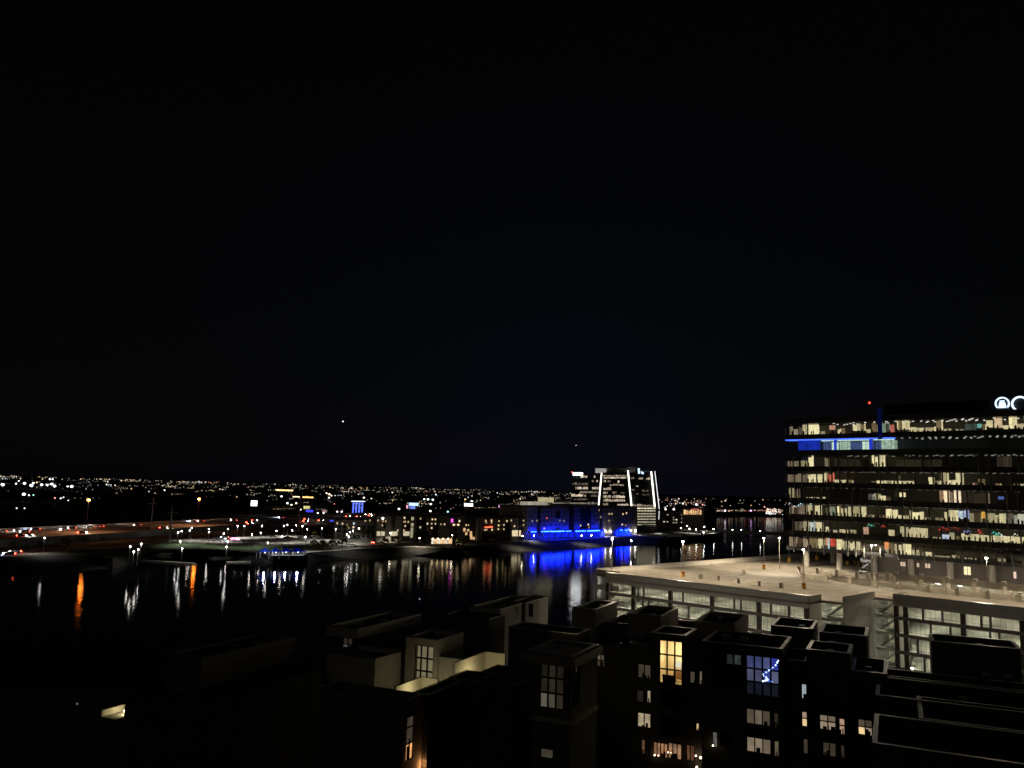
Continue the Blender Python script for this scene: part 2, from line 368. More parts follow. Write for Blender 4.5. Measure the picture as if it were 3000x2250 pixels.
def openings_front(fr, a0, a1, b0, th, fascia_top, nlev, thick, thin, parent):
    w = MB(); w.fbox(fr, a0, a1, b0, b0 + th, 19.9, fascia_top); w.build('fascia', M['dconc'], parent)
    w = MB(); w.fbox(fr, a0 - 0.04, a1 + 0.04, b0 - 0.06, b0 + th + 0.06, fascia_top + 0.002, fascia_top + 0.09); w.build('coping', M['coping'], parent)
    for k in range(nlev):
        zt = ZD[k + 1] + 0.12
        w = MB(); w.fbox(fr, a0 + 0.3, a1 - 0.3, b0 + 0.02, b0 + 0.32, zt - 0.62, zt); w.build('spandrel', M['wallgrey'], parent)
        w = MB()
        w.fbox(fr, a0 + 0.3, a1 - 0.3, b0 + 0.12, b0 + 0.15, zt + 0.45, zt + 0.48)
        w.build('cable_rail', M['frame'], parent)
    for a in thick:
        w = MB(); w.fbox(fr, a - 0.42, a + 0.42, b0 + 0.05, b0 + 0.6, 3.0, 19.9); w.build('column', M['frame'], parent)
    for k in range(nlev):
        z0, z1 = ZD[k + 1] + 0.122, (19.9 if k == 0 else ZD[k] - 0.502)
        for a in thin:
            aa = a + (0.0, 1.3, -1.1)[k % 3]
            if any(abs(aa - q) < 1.0 for q in thick): continue
            w = MB(); w.fbox(fr, aa - 0.17, aa + 0.17, b0 + 0.03, b0 + 0.3, z0, z1); w.build('mullion', M['wallgrey'], parent)
        # fine vertical wire screen behind the mullions
    w = MB(); n_ = int((a1 - a0) / 0.9)
    for i in range(1, n_):
        a = a0 + 0.3 + (a1 - a0 - 0.6) * i / n_
        w.fbox(fr, a - 0.01, a + 0.01, b0 + 0.34, b0 + 0.36, ZD[nlev], 19.9)
    o = w.build('wire_screen', M['frame'], parent); o['kind'] = 'stuff'
tk = [G.hit(x, y, 0)[0] for x, y in ((1854, 1725), (1962, 1737), (2085, 1750), (2221, 1765))] + [0.45, 46.5]
tn = [G.hit(x, y, 0)[0] for x, y in ((1869, 1725), (1885, 1725), (2000, 1740), (2150, 1755), (2170, 1757), (2257, 1765), (2310, 1780))]
openings_front(G, 0, 47, 0, 0.35, 22.1, 5, tk, tn, gar)
G2 = G.shift(0, 19)
tk = [G2.hit(x, y, 0)[0] for x, y in ((2652, 1800), (2820, 1810))] + [55.5, 76.6, 90]
tn = [G2.hit(x, y, 0)[0] for x, y in ((2703, 1790), (2760, 1800), (2874, 1810), (2901, 1810))] + [82, 86]
openings_front(G2, 55, 112, 0, 0.35, 22.1, 5, tk, tn, gar)
# side returns, west parapet, rear edge
w = MB(); w.fbox(G, 46.65, 47.0, 0.36, 5.5, 3, 22.08); w.build('return_wall', M['white'], gar)
w = MB(); w.fbox(G, 51.0, 51.25, 5.4, 19.9, 9, 22.1); w.build('screen_wall', M['conc'], gar)
for b in (9.2, 12.4, 16.0):
    w = MB(); w.fbox(G, 50.93, 50.99, b, b + 0.12, 15.6, 18.6); w.build('light_slot', emit(PURE, 1.6), gar)
w = MB(); w.fbox(G, 55.0, 55.35, 19.36, 26, 3, 22.08); w.build('return_wall', M['conc'], gar)
w = MB(); w.fbox(G, -7.0, -6.7, 5, 130, 20.5, 22.1); w.build('west_parapet', M['dconc'], gar)
w = MB(); w.fbox(G, -7.08, -6.62, 5, 130, 22.102, 22.17); w.build('coping', M['coping'], gar)
w = MB(); w.fbox(G, -6.7, 0, 5, 5.3, 20.4, 22.0); w.build('end_parapet', M['gconc'], gar)
for z in ZD[1:]:                                          # open stair bay at the lake end
    w = MB(); w.fbox(G, -6.9, -0.02, 5.02, 5.2, z + 0.001, z + 0.75); w.build('stair_rail', M['dconc'], gar)
w = MB(); w.fbox(G, -7.0, -6.6, 5.05, 5.5, 3, 20.4); w.build('column', M['conc'], gar)
w = MB(); w.fbox(G, -6.8, -0.1, 11, 11.3, 3, 20.4); w.build('stair_wall', M['cream'], gar)
# stair towers: flights, landings and rails in both notches
for (a0, a1, b0, b1) in ((47.2, 50.8, 5.6, 12), (51.4, 54.9, 20.2, 26), (-6.4, -0.4, 5.5, 10.8)):
    for z0, z1 in zip(ZD[1:], ZD[:-1]):
        w = MB()
        c = [G.xy(a0, b0 + 1.4), G.xy(a1, b0 + 1.4), G.xy(a1, b0 + 2.6), G.xy(a0, b0 + 2.6)]; zz = [z0, z1 - 0.2, z1 - 0.2, z0]
        w.hexa([(q.x, q.y, h - 0.15) for q, h in zip(c, zz)], [(q.x, q.y, h + 0.15) for q, h in zip(c, zz)])
        w.build('stair_flight', M['steel'], gar)
        w = MB()
        for h in (0.35, 0.7, 1.05): w.fbox(G, a0, a1, b0 + 0.05, b0 + 0.1, z0 + h, z0 + h + 0.05)
        w.build('stair_rail', M['frame'], gar)
    w = MB(); w.fbox(G, a0, a1, b1, b1 + 0.2, 5.4, 20.4); w.build('stair_wall', M['white'], gar)
# ceiling tubes on every deck
TUBE = emit((1.0, 0.98, 0.76), 112.0)
for k, z in enumerate(ZD[:4]):
    w = MB()
    for b in (3.2, 9.5, 20, 30):
        for i in range(6):
            a = 3 + i * 8 + (k % 2) * 1.2
            w.fbox(G, a, a + 1.3, b, b + 0.14, z - 0.62, z - 0.5)
    for b in (22, 28, 34):
        for i in range(4):
            a = 58 + i * 8.0
            w.fbox(G, a, a + 1.3, b, b + 0.14, z - 0.62, z - 0.5)
    for i in range(16): w.fbox(G, 32 + i * 5, 33.3 + i * 5, 67.6, 67.74, z - 0.62, z - 0.5)
    for a, b in ((48.4, 8.5), (52.6, 22), (-4.5, 8)): w.fbox(G, a, a + 1.0, b, b + 0.14, z - 0.62, z - 0.5)
    o = w.build('ceiling_tubes', TUBE, gar); o['kind'] = 'stuff'

# ramp well on the roof deck: parapets, open railings with posts, sloping ramps
def rampwall(a0, a1, b, posts, h=1.0, zlow=20.56, ph=0.85, pz=21.001):
    w = MB(); w.fbox(G, a0, a1, b - 0.12, b + 0.12, zlow, 21.0 + h); w.build('ramp_wall', M['gconc'], gar)
    for a in posts:
        w = MB(); w.fbox(G, a - 0.36, a + 0.36, b - 0.3, b + 0.3, pz, 21.0 + h + ph); w.build('ramp_post', M['gconc'], gar)
def railing(a0, z0, a1, z1, b, n_, ph=1.9):
    """posts with three rails following a ramp edge"""
    def zz(a): return z0 + (z1 - z0) * (a - a0) / (a1 - a0)
    for i in range(n_):
        a = a0 + (a1 - a0) * i / (n_ - 1); w = MB(); w.fbox(G, a - .36, a + .36, b - .28, b + .28, zz(a) - .5, zz(a) + ph); w.build('ramp_post', M['gconc'], gar)
    for h in (.25, .62, 1.0):
        w = MB(); c = [G.xy(a0, b - .05), G.xy(a1, b - .05), G.xy(a1, b + .05), G.xy(a0, b + .05)]; k = [z0, z1, z1, z0]
        w.hexa([(q.x, q.y, v + h) for q, v in zip(c, k)], [(q.x, q.y, v + h + .12) for q, v in zip(c, k)]); w.build('rail', M['gconc'], gar)
def slope(a0, z0, a1, z1, b0, b1):
    w = MB(); c = [G.xy(a0, b0), G.xy(a1, b0), G.xy(a1, b1), G.xy(a0, b1)]; k = [z0, z1, z1, z0]
    w.hexa([(q.x, q.y, h - .3) for q, h in zip(c, k)], [(q.x, q.y, h) for q, h in zip(c, k)]); w.build('ramp_floor', M['gconc'], gar)
    w = MB(); w.hexa([(c[0].x, c[0].y, z0 - .3), (c[1].x, c[1].y, z1 - .3), (c[1].x + .15, c[1].y + .15, z1 - .3), (c[0].x + .15, c[0].y + .15, z0 - .3)], [(c[0].x, c[0].y, z0 + .45), (c[1].x, c[1].y, z1 + .45), (c[1].x + .15, c[1].y + .15, z1 + .45), (c[0].x + .15, c[0].y + .15, z0 + .45)]); w.build('ramp_kerb', M['gconc'], gar)
railing(27.4, 21.0, 110, 21.0, 39.1, 16, 1.5)
slope(28, 20.9, 72, 17.95, 40.2, 47.0)
slope(38, 20.95, 108, 19.0, 48.6, 56.8)
railing(18.4, 21.0, 38, 20.95, 55.9, 5, 1.6); railing(38.5, 20.9, 108, 19.0, 48.8, 13, 2.0); railing(40, 20.9, 108, 19.0, 56.9, 12, 2.0)
rampwall(38.2, 112, 66.0, [], 1.1)
for i in range(13):
    a = 38.6 + 5.9 * i; w = MB(); w.fbox(G, a - .42, a + .42, 65.6, 66.4, 17.86, 22.5); w.build('ramp_post', M['gconc'], gar)
w = MB(); w.fbox(G, 26.8, 27.0, 39.4, 55.6, 20.56, 21.9); w.build('ramp_wall', M['gconc'], gar)
w = MB(); w.fbox(G, 37.8, 38.0, 56.1, 65.6, 20.56, 21.9); w.build('ramp_wall', M['gconc'], gar)
w = MB()
c = [G.xy(18, 55.6), G.xy(26.8, 39.4)]
w.hexa([(c[0].x, c[0].y, 21.001), (c[0].x + .2, c[0].y, 21.001), (c[1].x + .2, c[1].y, 21.001), (c[1].x, c[1].y, 21.001)],
       [(c[0].x, c[0].y, 21.95), (c[0].x + .2, c[0].y, 21.95), (c[1].x + .2, c[1].y, 21.4), (c[1].x, c[1].y, 21.4)])
w.build('ramp_wall', M['gconc'], gar)
# stall lines, painted
w = MB()
for b0, b1, a0, a1 in ((2, 7, 1, 47), (24, 29, 2, 50), (29.2, 34, 2, 50), (22, 26.5, 57, 110), (57, 62, 3, 30)):
    for i in range(int((a1 - a0) / 2.75)):
        a = a0 + i * 2.75; w.fbox(G, a, a + 0.15, b0, b1, 21.004, 21.008)
o = w.build('stall_lines', M['line'], gar); o['kind'] = 'stuff'
w = MB()
for i in range(1, 8): w.fbox(G, 0.4, 112, 5.9 * i + .001, 5.9 * i + .05, 21.002, 21.005) if 5.9 * i < 19 else None
for i in range(1, 14): w.fbox(G, 3.4 * i, 3.4 * i + .05, .5, 38.8, 21.002, 21.0045)
for i in range(7): w.fbox(G, -6.5, 26, 40 + 9 * i, 40.06 + 9 * i, 21.002, 21.005)
o = w.build('deck_joints', M['wallgrey'], gar); o['kind'] = 'stuff'
# wall band behind the columns, with its lit windows
w = MB(); w.fbox(G, 26.2, 112, 77.6, 78.0, 21.001, 26.6); w.build('stair_core_wall', M['wallgrey'], gar)
Gs = G.shift(0, 77.6)
Z2 = lambda x, y: (2250 + x / 2.949, 1550 + y / 2.949)
for x0, y0, x1, y1, c_, s_ in ((1143, 280, 1190, 325, TAN, 0.75), (1284, 290, 1310, 332, TAN, 0.7), (1355, 295, 1405, 340, TAN, 0.75), (1690, 320, 1755, 400, OFFICE, 1.1), (2118, 365, 2150, 430, (1, .7, .55), 0.9)):
    a0, z1 = Gs.hit(*Z2(x0, y0)); a1, z0 = Gs.hit(*Z2(x1, y1))
    w = MB(); w.fbox(Gs, a0, a1, -0.06, -0.002, z0, z1); q = w.build('window', M['frame'], gar)
    w = MB()
    nc = 3 if a1 - a0 > 1.9 else (2 if a1 - a0 > 1.3 else 1)
    for i in range(nc):
        d_ = (a1 - a0) / nc; w.fbox(Gs, a0 + i * d_ + 0.06, a0 + (i + 1) * d_ - 0.06, -0.085, -0.062, z0 + 0.06, z1 - 0.06)
    w.build('pane', emit(c_, s_, 0.15, 1.5), q)
# STAIRS sign with its arrow
cu = bpy.data.curves.new('stairs_lettering', 'FONT'); cu.body = 'Stairs'; cu.size = 1.25; cu.extrude = 0.02
_tm = bpy.data.objects.new('tmp_text', cu); COL.objects.link(_tm); bpy.context.view_layer.update()
_me = bpy.data.meshes.new_from_object(_tm.evaluated_get(bpy.context.evaluated_depsgraph_get())); bpy.data.objects.remove(_tm)
_me.materials.clear(); _me.materials.append(emit((1, 0.97, 0.9), 0.62))
ti = bpy.data.objects.new('stairs_lettering', _me); COL.objects.link(ti); ti.parent = gar
a_, z_ = Gs.hit(*Z2(798, 280)); q = Gs.pt(a_, -0.05, z_)
ti.location = q - Vector(gar.location); ti.rotation_euler = (math.pi / 2, 0, -math.pi / 4)

w = MB()
a0, z0 = Gs.hit(*Z2(805, 318))
for da, dz in ((0, 0), (0.45, 0.35), (0.9, 0.7), (1.35, 1.05)): w.fbox(Gs, a0 + da, a0 + da + 0.5, -0.05, -0.004, z0 - 0.6 + dz, z0 - 0.48 + dz); w.fbox(Gs, a0 + da + 0.4, a0 + da + 0.5, -0.05, -0.004, z0 - 0.48 + dz, z0 - 0.25 + dz)
w.build('stairs_pictogram', emit((1, 0.97, 0.9), 0.62), gar)
# soffit lights under the tower, over the drive lane
for i in range(9):
    w = MB(); w.fbox(G, 18 + 8.5 * i, 19.2 + 8.5 * i, 66.5, 67.1, 26.24, 26.38); w.build('soffit_light', emit((1, .86, .68), 140), gar)
for a, b in ((6, 84), (-2, 100)):
    w = MB(); w.fbox(G, a, a + .3, b, b + .3, 21.001, 21.9); w.build('vent_box', M['conc'], gar)
# round columns carrying the tower
for i in range(8):
    for b in (76.0, 93.0):
        if b > 80 and i > 2: continue
        w = MB(); q = G.xy(11 + 9.25 * i, b); w.tube((q.x, q.y, 21.001), (q.x, q.y, 26.9), 0.75, n=14); w.build('tower_column', M['conc'], gar, smooth=False)
# bollards of the plant corner
for i, (x, y) in enumerate(((590, 310), (676, 308), (692, 308), (750, 305), (780, 308))):
    q = P(*Z2(x, y), 21.0)
    t_ = thing('yellow_bollard', q, '%s yellow bollard from the left among the tower columns on the garage roof' % nth(i), 'bollard', 'yellow bollards under the tower')
    w = MB(); w.tube(q, q + Vector((0, 0, 1.0)), 0.16, n=8); w.build('post', M['yellow'], t_)
    w = MB(); w.ball(q + Vector((0, 0, 1.0)), 0.16, 8, 4, 0.5); w.build('cap', M['yellow'], t_)

# roof lamps
LAMPS = [(8.5, 17.8, 'beside the front parapet of the garage roof', 1), (9.0, 55.3, 'by the sloped ramp wall of the garage roof', 1), (36.1, 21.2, 'at the front of the garage roof by the notch', 1), (-4.9, 8.5, 'at the lake-end corner of the garage roof', 0),
         (10.5, 61.0, 'behind the ramp on the garage roof near the lake', 0), (36.4, 56.9, 'in front of the dark stairs wall on the garage roof', 0), (66.3, 38.3, 'standing among the ramp walls near the white slatted window', 0),
         (88.0, 24.0, 'over the front bays of the garage roof beyond the frame', 0)]
ies = bpy.data.texts.new('roof_lamp_distribution')
_ang = list(range(0, 91, 5)); _cd = []
for d in _ang:
    c_ = math.cos(math.radians(min(d, 66))); v = 100.0 / c_ ** 2.7
    if d > 66: v *= max(0.2, 1 - (d - 66) / 14.0) ** 1.3
    _cd.append(v)
ies.write('IESNA:LM-63-2002\nTILT=NONE\n1 -1 1 %d 1 1 2 0 0 0\n1 1 0\n%s\n0\n%s\n' % (len(_ang), ' '.join(map(str, _ang)), ' '.join('%.4f' % (v / 100.0) for v in _cd)))
for i, (a, b, where, base) in enumerate(LAMPS):
    q = G.pt(a, b, 21.0)
    t_ = thing('roof_lamp', q, 'tall pole lamp %s' % where, 'lamp', 'garage roof lamps')
    z0 = q.z
    if base:
        w = MB(); w.tube(q, q + Vector((0, 0, 0.85)), 0.42, n=12); w.build('base', M['yellow'], t_)
        w = MB(); w.tube(q + Vector((0, 0, 0.851)), q + Vector((0, 0, 1.1)), 0.44, n=12); w.build('base_cap', M['red'], t_); z0 += 1.1
    w = MB(); w.tube((q.x, q.y, z0), (q.x, q.y, 29.2), 0.075, 0.055, 8); w.build('pole', M['pole'], t_)
    w = MB(); w.fbox(Frame((q.x, q.y), (1, 0), (0, 1)), -0.35, 0.35, -0.2, 0.2, 29.2, 29.34); hd = w.build('lamp_head', M['pole'], t_)
    w = MB(); w.ball((q.x, q.y, 29.05), 0.27, 8, 5, 0.7); w.build('lens', emit((1, 0.93, 0.78), 26), hd)
    ld = bpy.data.lights.new('lamp_light', 'POINT'); ld.energy = 29000.0; ld.color = (1.0, 0.83, 0.60); ld.shadow_soft_size = 0.25
    ld.use_nodes = True; ln, ll = ld.node_tree.nodes, ld.node_tree.links
    it = ln.new('ShaderNodeTexIES'); it.mode = 'INTERNAL'; it.ies = ies; ll.new(it.outputs[0], ln['Emission'].inputs['Strength'])
    lo = bpy.data.objects.new('lamp_light', ld); COL.objects.link(lo); lo.parent = t_; lo.location = (0, 0, 7.7)
# small square concrete posts
for i, (x, y) in enumerate(((2053, 1696), (2108, 1701), (2166, 1709), (2227, 1717), (2290, 1722), (2179, 1683))):
    q = P(x, y, 21.0); f_ = Frame((q.x, q.y), G.u, G.w)
    t_ = thing('concrete_post', q, ('%s square concrete vent post from the lake end of the front row' % nth(i)) if i < 5 else 'lone square concrete vent post behind the front row on the roof', 'vent post', 'vent posts on the garage roof')
    w = MB(); w.fbox(f_, -0.33, 0.33, -0.33, 0.33, 21.001, 21.95); w.build('post', M['conc'], t_)
    w = MB(); w.fbox(f_, -0.37, 0.37, -0.37, 0.37, 21.951, 22.06); w.build('cap', M['dconc'], t_)
for i, (x, y, wh) in enumerate(((2312, 1646, 'nearer the lake parapet'), (2393, 1640, 'beside the tower columns'))):
    q = P(x, y, 21.0)
    t_ = thing('drum', q, 'yellow round lamp base without visible lamp %s' % wh, 'lamp base', 'bare yellow lamp bases')
    w = MB(); w.tube(q, q + Vector((0, 0, 1.2)), 0.5, n=12); w.build('base', M['yellow'], t_)
    w = MB(); w.tube(q + Vector((0, 0, 1.2)), q + Vector((0, 0, 5.2)), 0.06, n=6); w.build('pole', M['pole'], t_)

# ------------------------------------------------------------------ office tower over the garage
T = G.shift(14.0, 58.0)
SILL = [56.4, 52.3, 48.1, 44.0, 39.9, 35.7, 31.5, 27.3]; WH = 2.85; TL = 74.0
tw = thing('office_tower', T.pt(0, 0, 26.0), 'dark glass office tower with rows of lit offices and a ring sign on top', 'office building')
Z1 = lambda x, y: (2250 + x / 2.949, 1130 + y / 2.949)
for k, zs in enumerate(SILL):
    b0 = 0.0
    w = MB(); zlow = (SILL[k + 1] + WH) if k < 7 else 26.4
    if k == 0: w.fbox(T, 0, TL, 0, 26, zs + WH, zs + WH + 1.5)
    if k == 1: w.fbox(T, 4.2, TL, 0, 26, zlow, zs)
    else: w.fbox(T, 0, TL, 0, 26, zlow + (0.003 if k != 0 else 0), zs)
    w.build('floor_slab', M['tower'], tw)
    w = MB(); w.fbox(T, 0.5 if k != 1 else 4.5, TL, 8.5, 8.8, zs, zs + WH); w.build('core_wall', M['dconc'], tw)
roof_z = SILL[0] + WH + 1.5
w = MB(); w.fbox(T, 24, TL, 5, 22, roof_z, roof_z + 3.0); w.build('roof_screen', M['tower'], tw)
# glass panes and staggered aluminium fins
pane = {}
for k, zs in enumerate(SILL):
    st = 0 if k != 1 else 4
    xs = [2.0 * i for i in range(0, 30)]
    for a in xs:
        if k == 1 and a < 26.5: continue
        me = pane.get('p')
        if me is None:
            w = MB(); w.fbox(Frame((0, 0), T.u, T.w), 0.03, 1.97, 0.0, 0.03, 0.02, WH - 0.02); me = pane['p'] = w.mesh('pane', M['towerglass'])
        inst('pane', me, tw, T.pt(a, 0.12, zs) - Vector(tw.location))
    if 'f' not in pane:
        w = MB(); w.fbox(Frame((0, 0), T.u, T.w), -0.14, 0.14, -0.28, 0.0, -1.4, WH - 0.05); pane['f'] = w.mesh('fin', M['fin'])
    rr = random.Random(k + 3)
    a = 1.0 + rr.random() * 2
    while a < 60 and k > 1:
        inst('fin', pane['f'], tw, T.pt(a, -0.005, zs) - Vector(tw.location)); a += rr.choice((2, 2, 4, 4, 6))
# lit office bays: (floor, x0, x1, low, high, colour, strength) with x in picture units along the facade
O1, O2, O3 = (OFFICE, 0.95), (OFFICE, 0.62), (TAN, 0.22)
BAYS = [
 (0, 148, 156, 0, .9, OFFICE, .8), (0, 170, 198, 0, .85, TAN, .25), (0, 205, 245, 0, .6, TAN, .35), (0, 250, 298, 0, .85, TAN, .15), (0, 300, 336, 0, .95, OFFICE, .6), (0, 337, 433, 0, .98, OFFICE, 1.0), (0, 440, 475, 0, .3, OFFICE, .5),
 (0, 530, 580, .4, .8, (1, .5, .35), .6), (0, 585, 655, 0, .5, OFFICE, .7), (0, 728, 835, .25, .9, OFFICE, .8), (0, 838, 885, 0, .35, OFFICE, .45), (0, 888, 940, .1, .9, OFFICE, .75), (0, 968, 1040, .0, .85, (.6, .9, .7), .3), (0, 1042, 1078, 0, .7, (1, .3, .2), .5),
 (0, 1105, 1213, .25, 1, OFFICE, .8), (0, 1220, 1448, 0, .4, OFFICE, .6), (0, 1450, 1503, .1, .9, OFFICE, .9), (0, 1505, 1570, 0, .22, OFFICE, .6), (0, 1600, 1680, 0, .15, OFFICE, .4), (0, 1690, 1795, .05, .55, (.5, .7, .55), .1), (0, 1797, 1835, .2, .55, (.3, .8, .7), .5), (0, 1836, 1880, 0, .5, OFFICE, .5), (0, 1885, 1940, .2, .95, OFFICE, .7), (0, 1942, 2010, .2, 1, (1, .75, .45), .7), (0, 2015, 2068, 0, .45, OFFICE, .7), (0, 2070, 2150, .1, 1, OFFICE, 1.0), (0, 2150, 2230, 0, .5, OFFICE, .5),
 (2, 150, 160, 0, .6, OFFICE, .8), (2, 165, 280, 0, .5, TAN, .22), (2, 282, 344, 0, .55, OFFICE, .45), (2, 345, 393, 0, 1, OFFICE, .95), (2, 490, 540, 0, .8, OFFICE, .2), (2, 897, 1003, 0, 1, OFFICE, .9), (2, 1970, 2095, 0, .85, TAN, .05), (2, 1100, 1500, 0, .6, OFFICE, .022), (2, 560, 880, 0, .7, OFFICE, .02),
 (3, 145, 156, 0, .85, OFFICE, .7), (3, 160, 250, 0, .7, TAN, .2), (3, 252, 338, 0, .8, TAN, .25), (3, 340, 468, 0, .75, OFFICE, .8), (3, 470, 512, 0, .95, OFFICE, .7), (3, 514, 566, .1, .9, (1, .22, .14), .7), (3, 570, 720, 0, .28, OFFICE, .6), (3, 880, 925, .12, .16, OFFICE, .6), (3, 928, 1255, 0, .25, OFFICE, .75), (3, 1110, 1145, .4, .7, OFFICE, .1), (3, 1380, 1430, 0, .6, OFFICE, .8), (3, 1440, 1490, 0, .3, OFFICE, .4), (3, 1498, 1555, 0, .97, OFFICE, .6), (3, 1560, 1618, 0, .42, OFFICE, .8), (3, 1620, 1680, 0, .97, OFFICE, .7), (3, 1750, 1800, 0, .2, (1, .6, .5), .4), (3, 1815, 1875, 0, .5, OFFICE, .5), (3, 1950, 2005, 0, .15, OFFICE, .6), (3, 2090, 2230, 0, .15, OFFICE, .4),
 (4, 150, 160, 0, .9, OFFICE, .6), (4, 170, 215, 0, .9, OFFICE, .45), (4, 220, 258, 0, .85, TAN, .25), (4, 320, 430, 0, .1, OFFICE, .6), (4, 455, 480, 0, .15, OFFICE, .7), (4, 858, 905, 0, .65, (.85, .9, .85), .4), (4, 910, 960, 0, .6, OFFICE, .5), (4, 962, 1015, 0, .4, OFFICE, .7), (4, 1020, 1055, 0, .3, OFFICE, .3), (4, 1126, 1185, .35, .72, OFFICE, 1.0), (4, 1475, 1570, 0, .95, (1, .76, .5), .95), (4, 1572, 1594, 0, .95, (.9, .6, .45), .4), (4, 1596, 1665, 0, 1, (1, .8, .55), 1.0), (4, 1668, 1900, 0, .85, TAN, .035), (4, 1902, 1916, 0, .95, TAN, .25), (4, 1985, 2035, .35, .6, (.2, .35, 1), .35),
 (5, 165, 240, 0, .8, TAN, .25), (5, 245, 305, 0, .85, TAN, .2), (5, 310, 335, 0, .9, OFFICE, .4), (5, 337, 465, 0, .9, OFFICE, .75), (5, 490, 580, 0, .8, (.8, .85, .6), .4), (5, 582, 625, 0, .92, OFFICE, .9), (5, 627, 735, 0, .85, OFFICE, .6), (5, 740, 832, 0, .9, OFFICE, .55), (5, 840, 1000, 0, .22, OFFICE, .4), (5, 1003, 1105, 0, .78, OFFICE, .8), (5, 1108, 1215, 0, .28, OFFICE, .6), (5, 1218, 1335, 0, .72, OFFICE, .85), (5, 1340, 1400, 0, .18, OFFICE, .4), (5, 1430, 1510, 0, .2, OFFICE, .3), (5, 1515, 1640, 0, .88, OFFICE, .7), (5, 1642, 1686, .2, .85, COOL, 1.0), (5, 1690, 1735, .2, .9, (.5, .65, 1), .7), (5, 1740, 1835, 0, .7, OFFICE, .25), (5, 1838, 1875, .3, .85, (1, .5, .08), 1.0), (5, 1880, 2050, 0, .75, OFFICE, .5), (5, 2052, 2230, 0, .78, (.9, .9, .7), .5),
 (6, 222, 290, 0, .8, TAN, .15), (6, 295, 355, 0, .85, OFFICE, .5), (6, 358, 405, 0, .9, (.85, .95, .9), .7), (6, 408, 480, 0, .85, OFFICE, .8), (6, 482, 505, 0, .45, OFFICE, .8), (6, 508, 600, 0, .22, OFFICE, .4), (6, 602, 760, 0, .3, OFFICE, .5), (6, 812, 862, 0, .65, (1, .6, .4), .5), (6, 1032, 1085, 0, .5, OFFICE, .55), (6, 1140, 1200, 0, .85, OFFICE, .7), (6, 1205, 1370, 0, .8, OFFICE, .6), (6, 1400, 1480, 0, .1, OFFICE, .5), (6, 1490, 1560, 0, .35, (.7, .8, 1), .8), (6, 1562, 1605, 0, .55, OFFICE, .4), (6, 1610, 1660, 0, .35, OFFICE, .6), (6, 1662, 1930, 0, .52, OFFICE, .65), (6, 1932, 2230, 0, .5, OFFICE, .7),
 (7, 155, 165, 0, .95, OFFICE, .7), (7, 172, 250, 0, .85, TAN, .3), (7, 252, 335, 0, .8, TAN, .35), (7, 338, 482, 0, .85, OFFICE, .8), (7, 484, 515, .3, .95, (1, .5, .25), .7), (7, 517, 533, 0, .95, COOL, .6), (7, 535, 580, .25, .95, (1, .12, .07), .8), (7, 582, 632, 0, .9, OFFICE, .85), (7, 635, 790, 0, .8, OFFICE, .65), (7, 792, 845, 0, .3, OFFICE, .35), (7, 1005, 1040, .35, .95, (1, .38, .15), .7), (7, 1042, 1230, 0, .88, OFFICE, .75), (7, 1005, 1041, 0, .33, OFFICE, .5), (7, 1235, 1290, 0, .42, OFFICE, .5), (7, 1295, 1345, 0, .3, OFFICE, .25), (7, 1350, 1405, 0, .42, OFFICE, .55), (7, 1420, 1560, 0, .12, OFFICE, .3), (7, 1580, 1650, 0, .22, OFFICE, .4), (7, 1655, 1800, 0, .12, OFFICE, .45), (7, 1980, 2050, 0, .25, OFFICE, .25)]
def tower_a(zx, k):
    # picture position of a facade point at mid window height of floor k
    z = SILL[k] + 1.2
    lo, hi = -5.0, 90.0
    for _ in range(40):
        mid = (lo + hi) / 2
        d = T.pt(mid, 0.9, z) - CAMP
        px = 1500 + FPX * d.dot(_r) / d.dot(_f)
        if px < 2250 + zx / 2.949: lo = mid
        else: hi = mid
    return lo
for i, (k, x0, x1, f0, f1, c_, s_) in enumerate(BAYS):
    a0, a1 = max(0.15, tower_a(x0, k)), tower_a(x1, k)
    zs = SILL[k]; z0, z1 = zs + 0.02 + f0 * (WH - 0.1), zs + 0.02 + f1 * (WH - 0.1)
    rr = random.Random(i)
    w = MB(); a = a0
    while a < a1 - 0.05:                                  # a row of partitions and cupboards at uneven depth
        d_ = min(a1 - a, rr.uniform(0.35, 1.7)); dep = 0.75 + rr.random() * 1.4; zt = z1 - (rr.random() * 0.22 * (z1 - z0) if rr.random() < 0.3 else 0)
        w.cur = rr.choice((0, 0, 0, 0, 1, 1, 2, 3)); w.fbox(T, a, a + d_ - 0.02, dep, dep + 0.2, z0, zt); a += d_
    w.build('lit_office', [emit(c_, s_ * 1.4, 0.25, 1.3), emit(c_, s_ * 0.95, 0.4, 2.5), emit(c_, s_ * 1.7, 0.25, 1.1), emit((c_[0], c_[1] * .8, c_[2] * .7), s_ * .35, .5, 3)], tw)
    if s_ > 0.3 and a1 - a0 > 0.9:
        w = MB(); a = a0 + 0.2
        while a < a1 - 0.3:
            h = rr.uniform(0.3, 1.0) if f1 > .5 else rr.uniform(0.15, 0.5); d_ = rr.uniform(0.12, 0.5)
            w.fbox(T, a, a + d_, 0.35, 0.6, zs + 0.01, zs + h)
            if rr.random() < .5: w.ball(T.pt(a + d_ / 2, 0.5, zs + h + 0.12), 0.14, 6, 4)
            a += d_ + rr.uniform(0.25, 1.0)
        o = w.build('office_chairs', M['chair'], tw); o['kind'] = 'stuff'
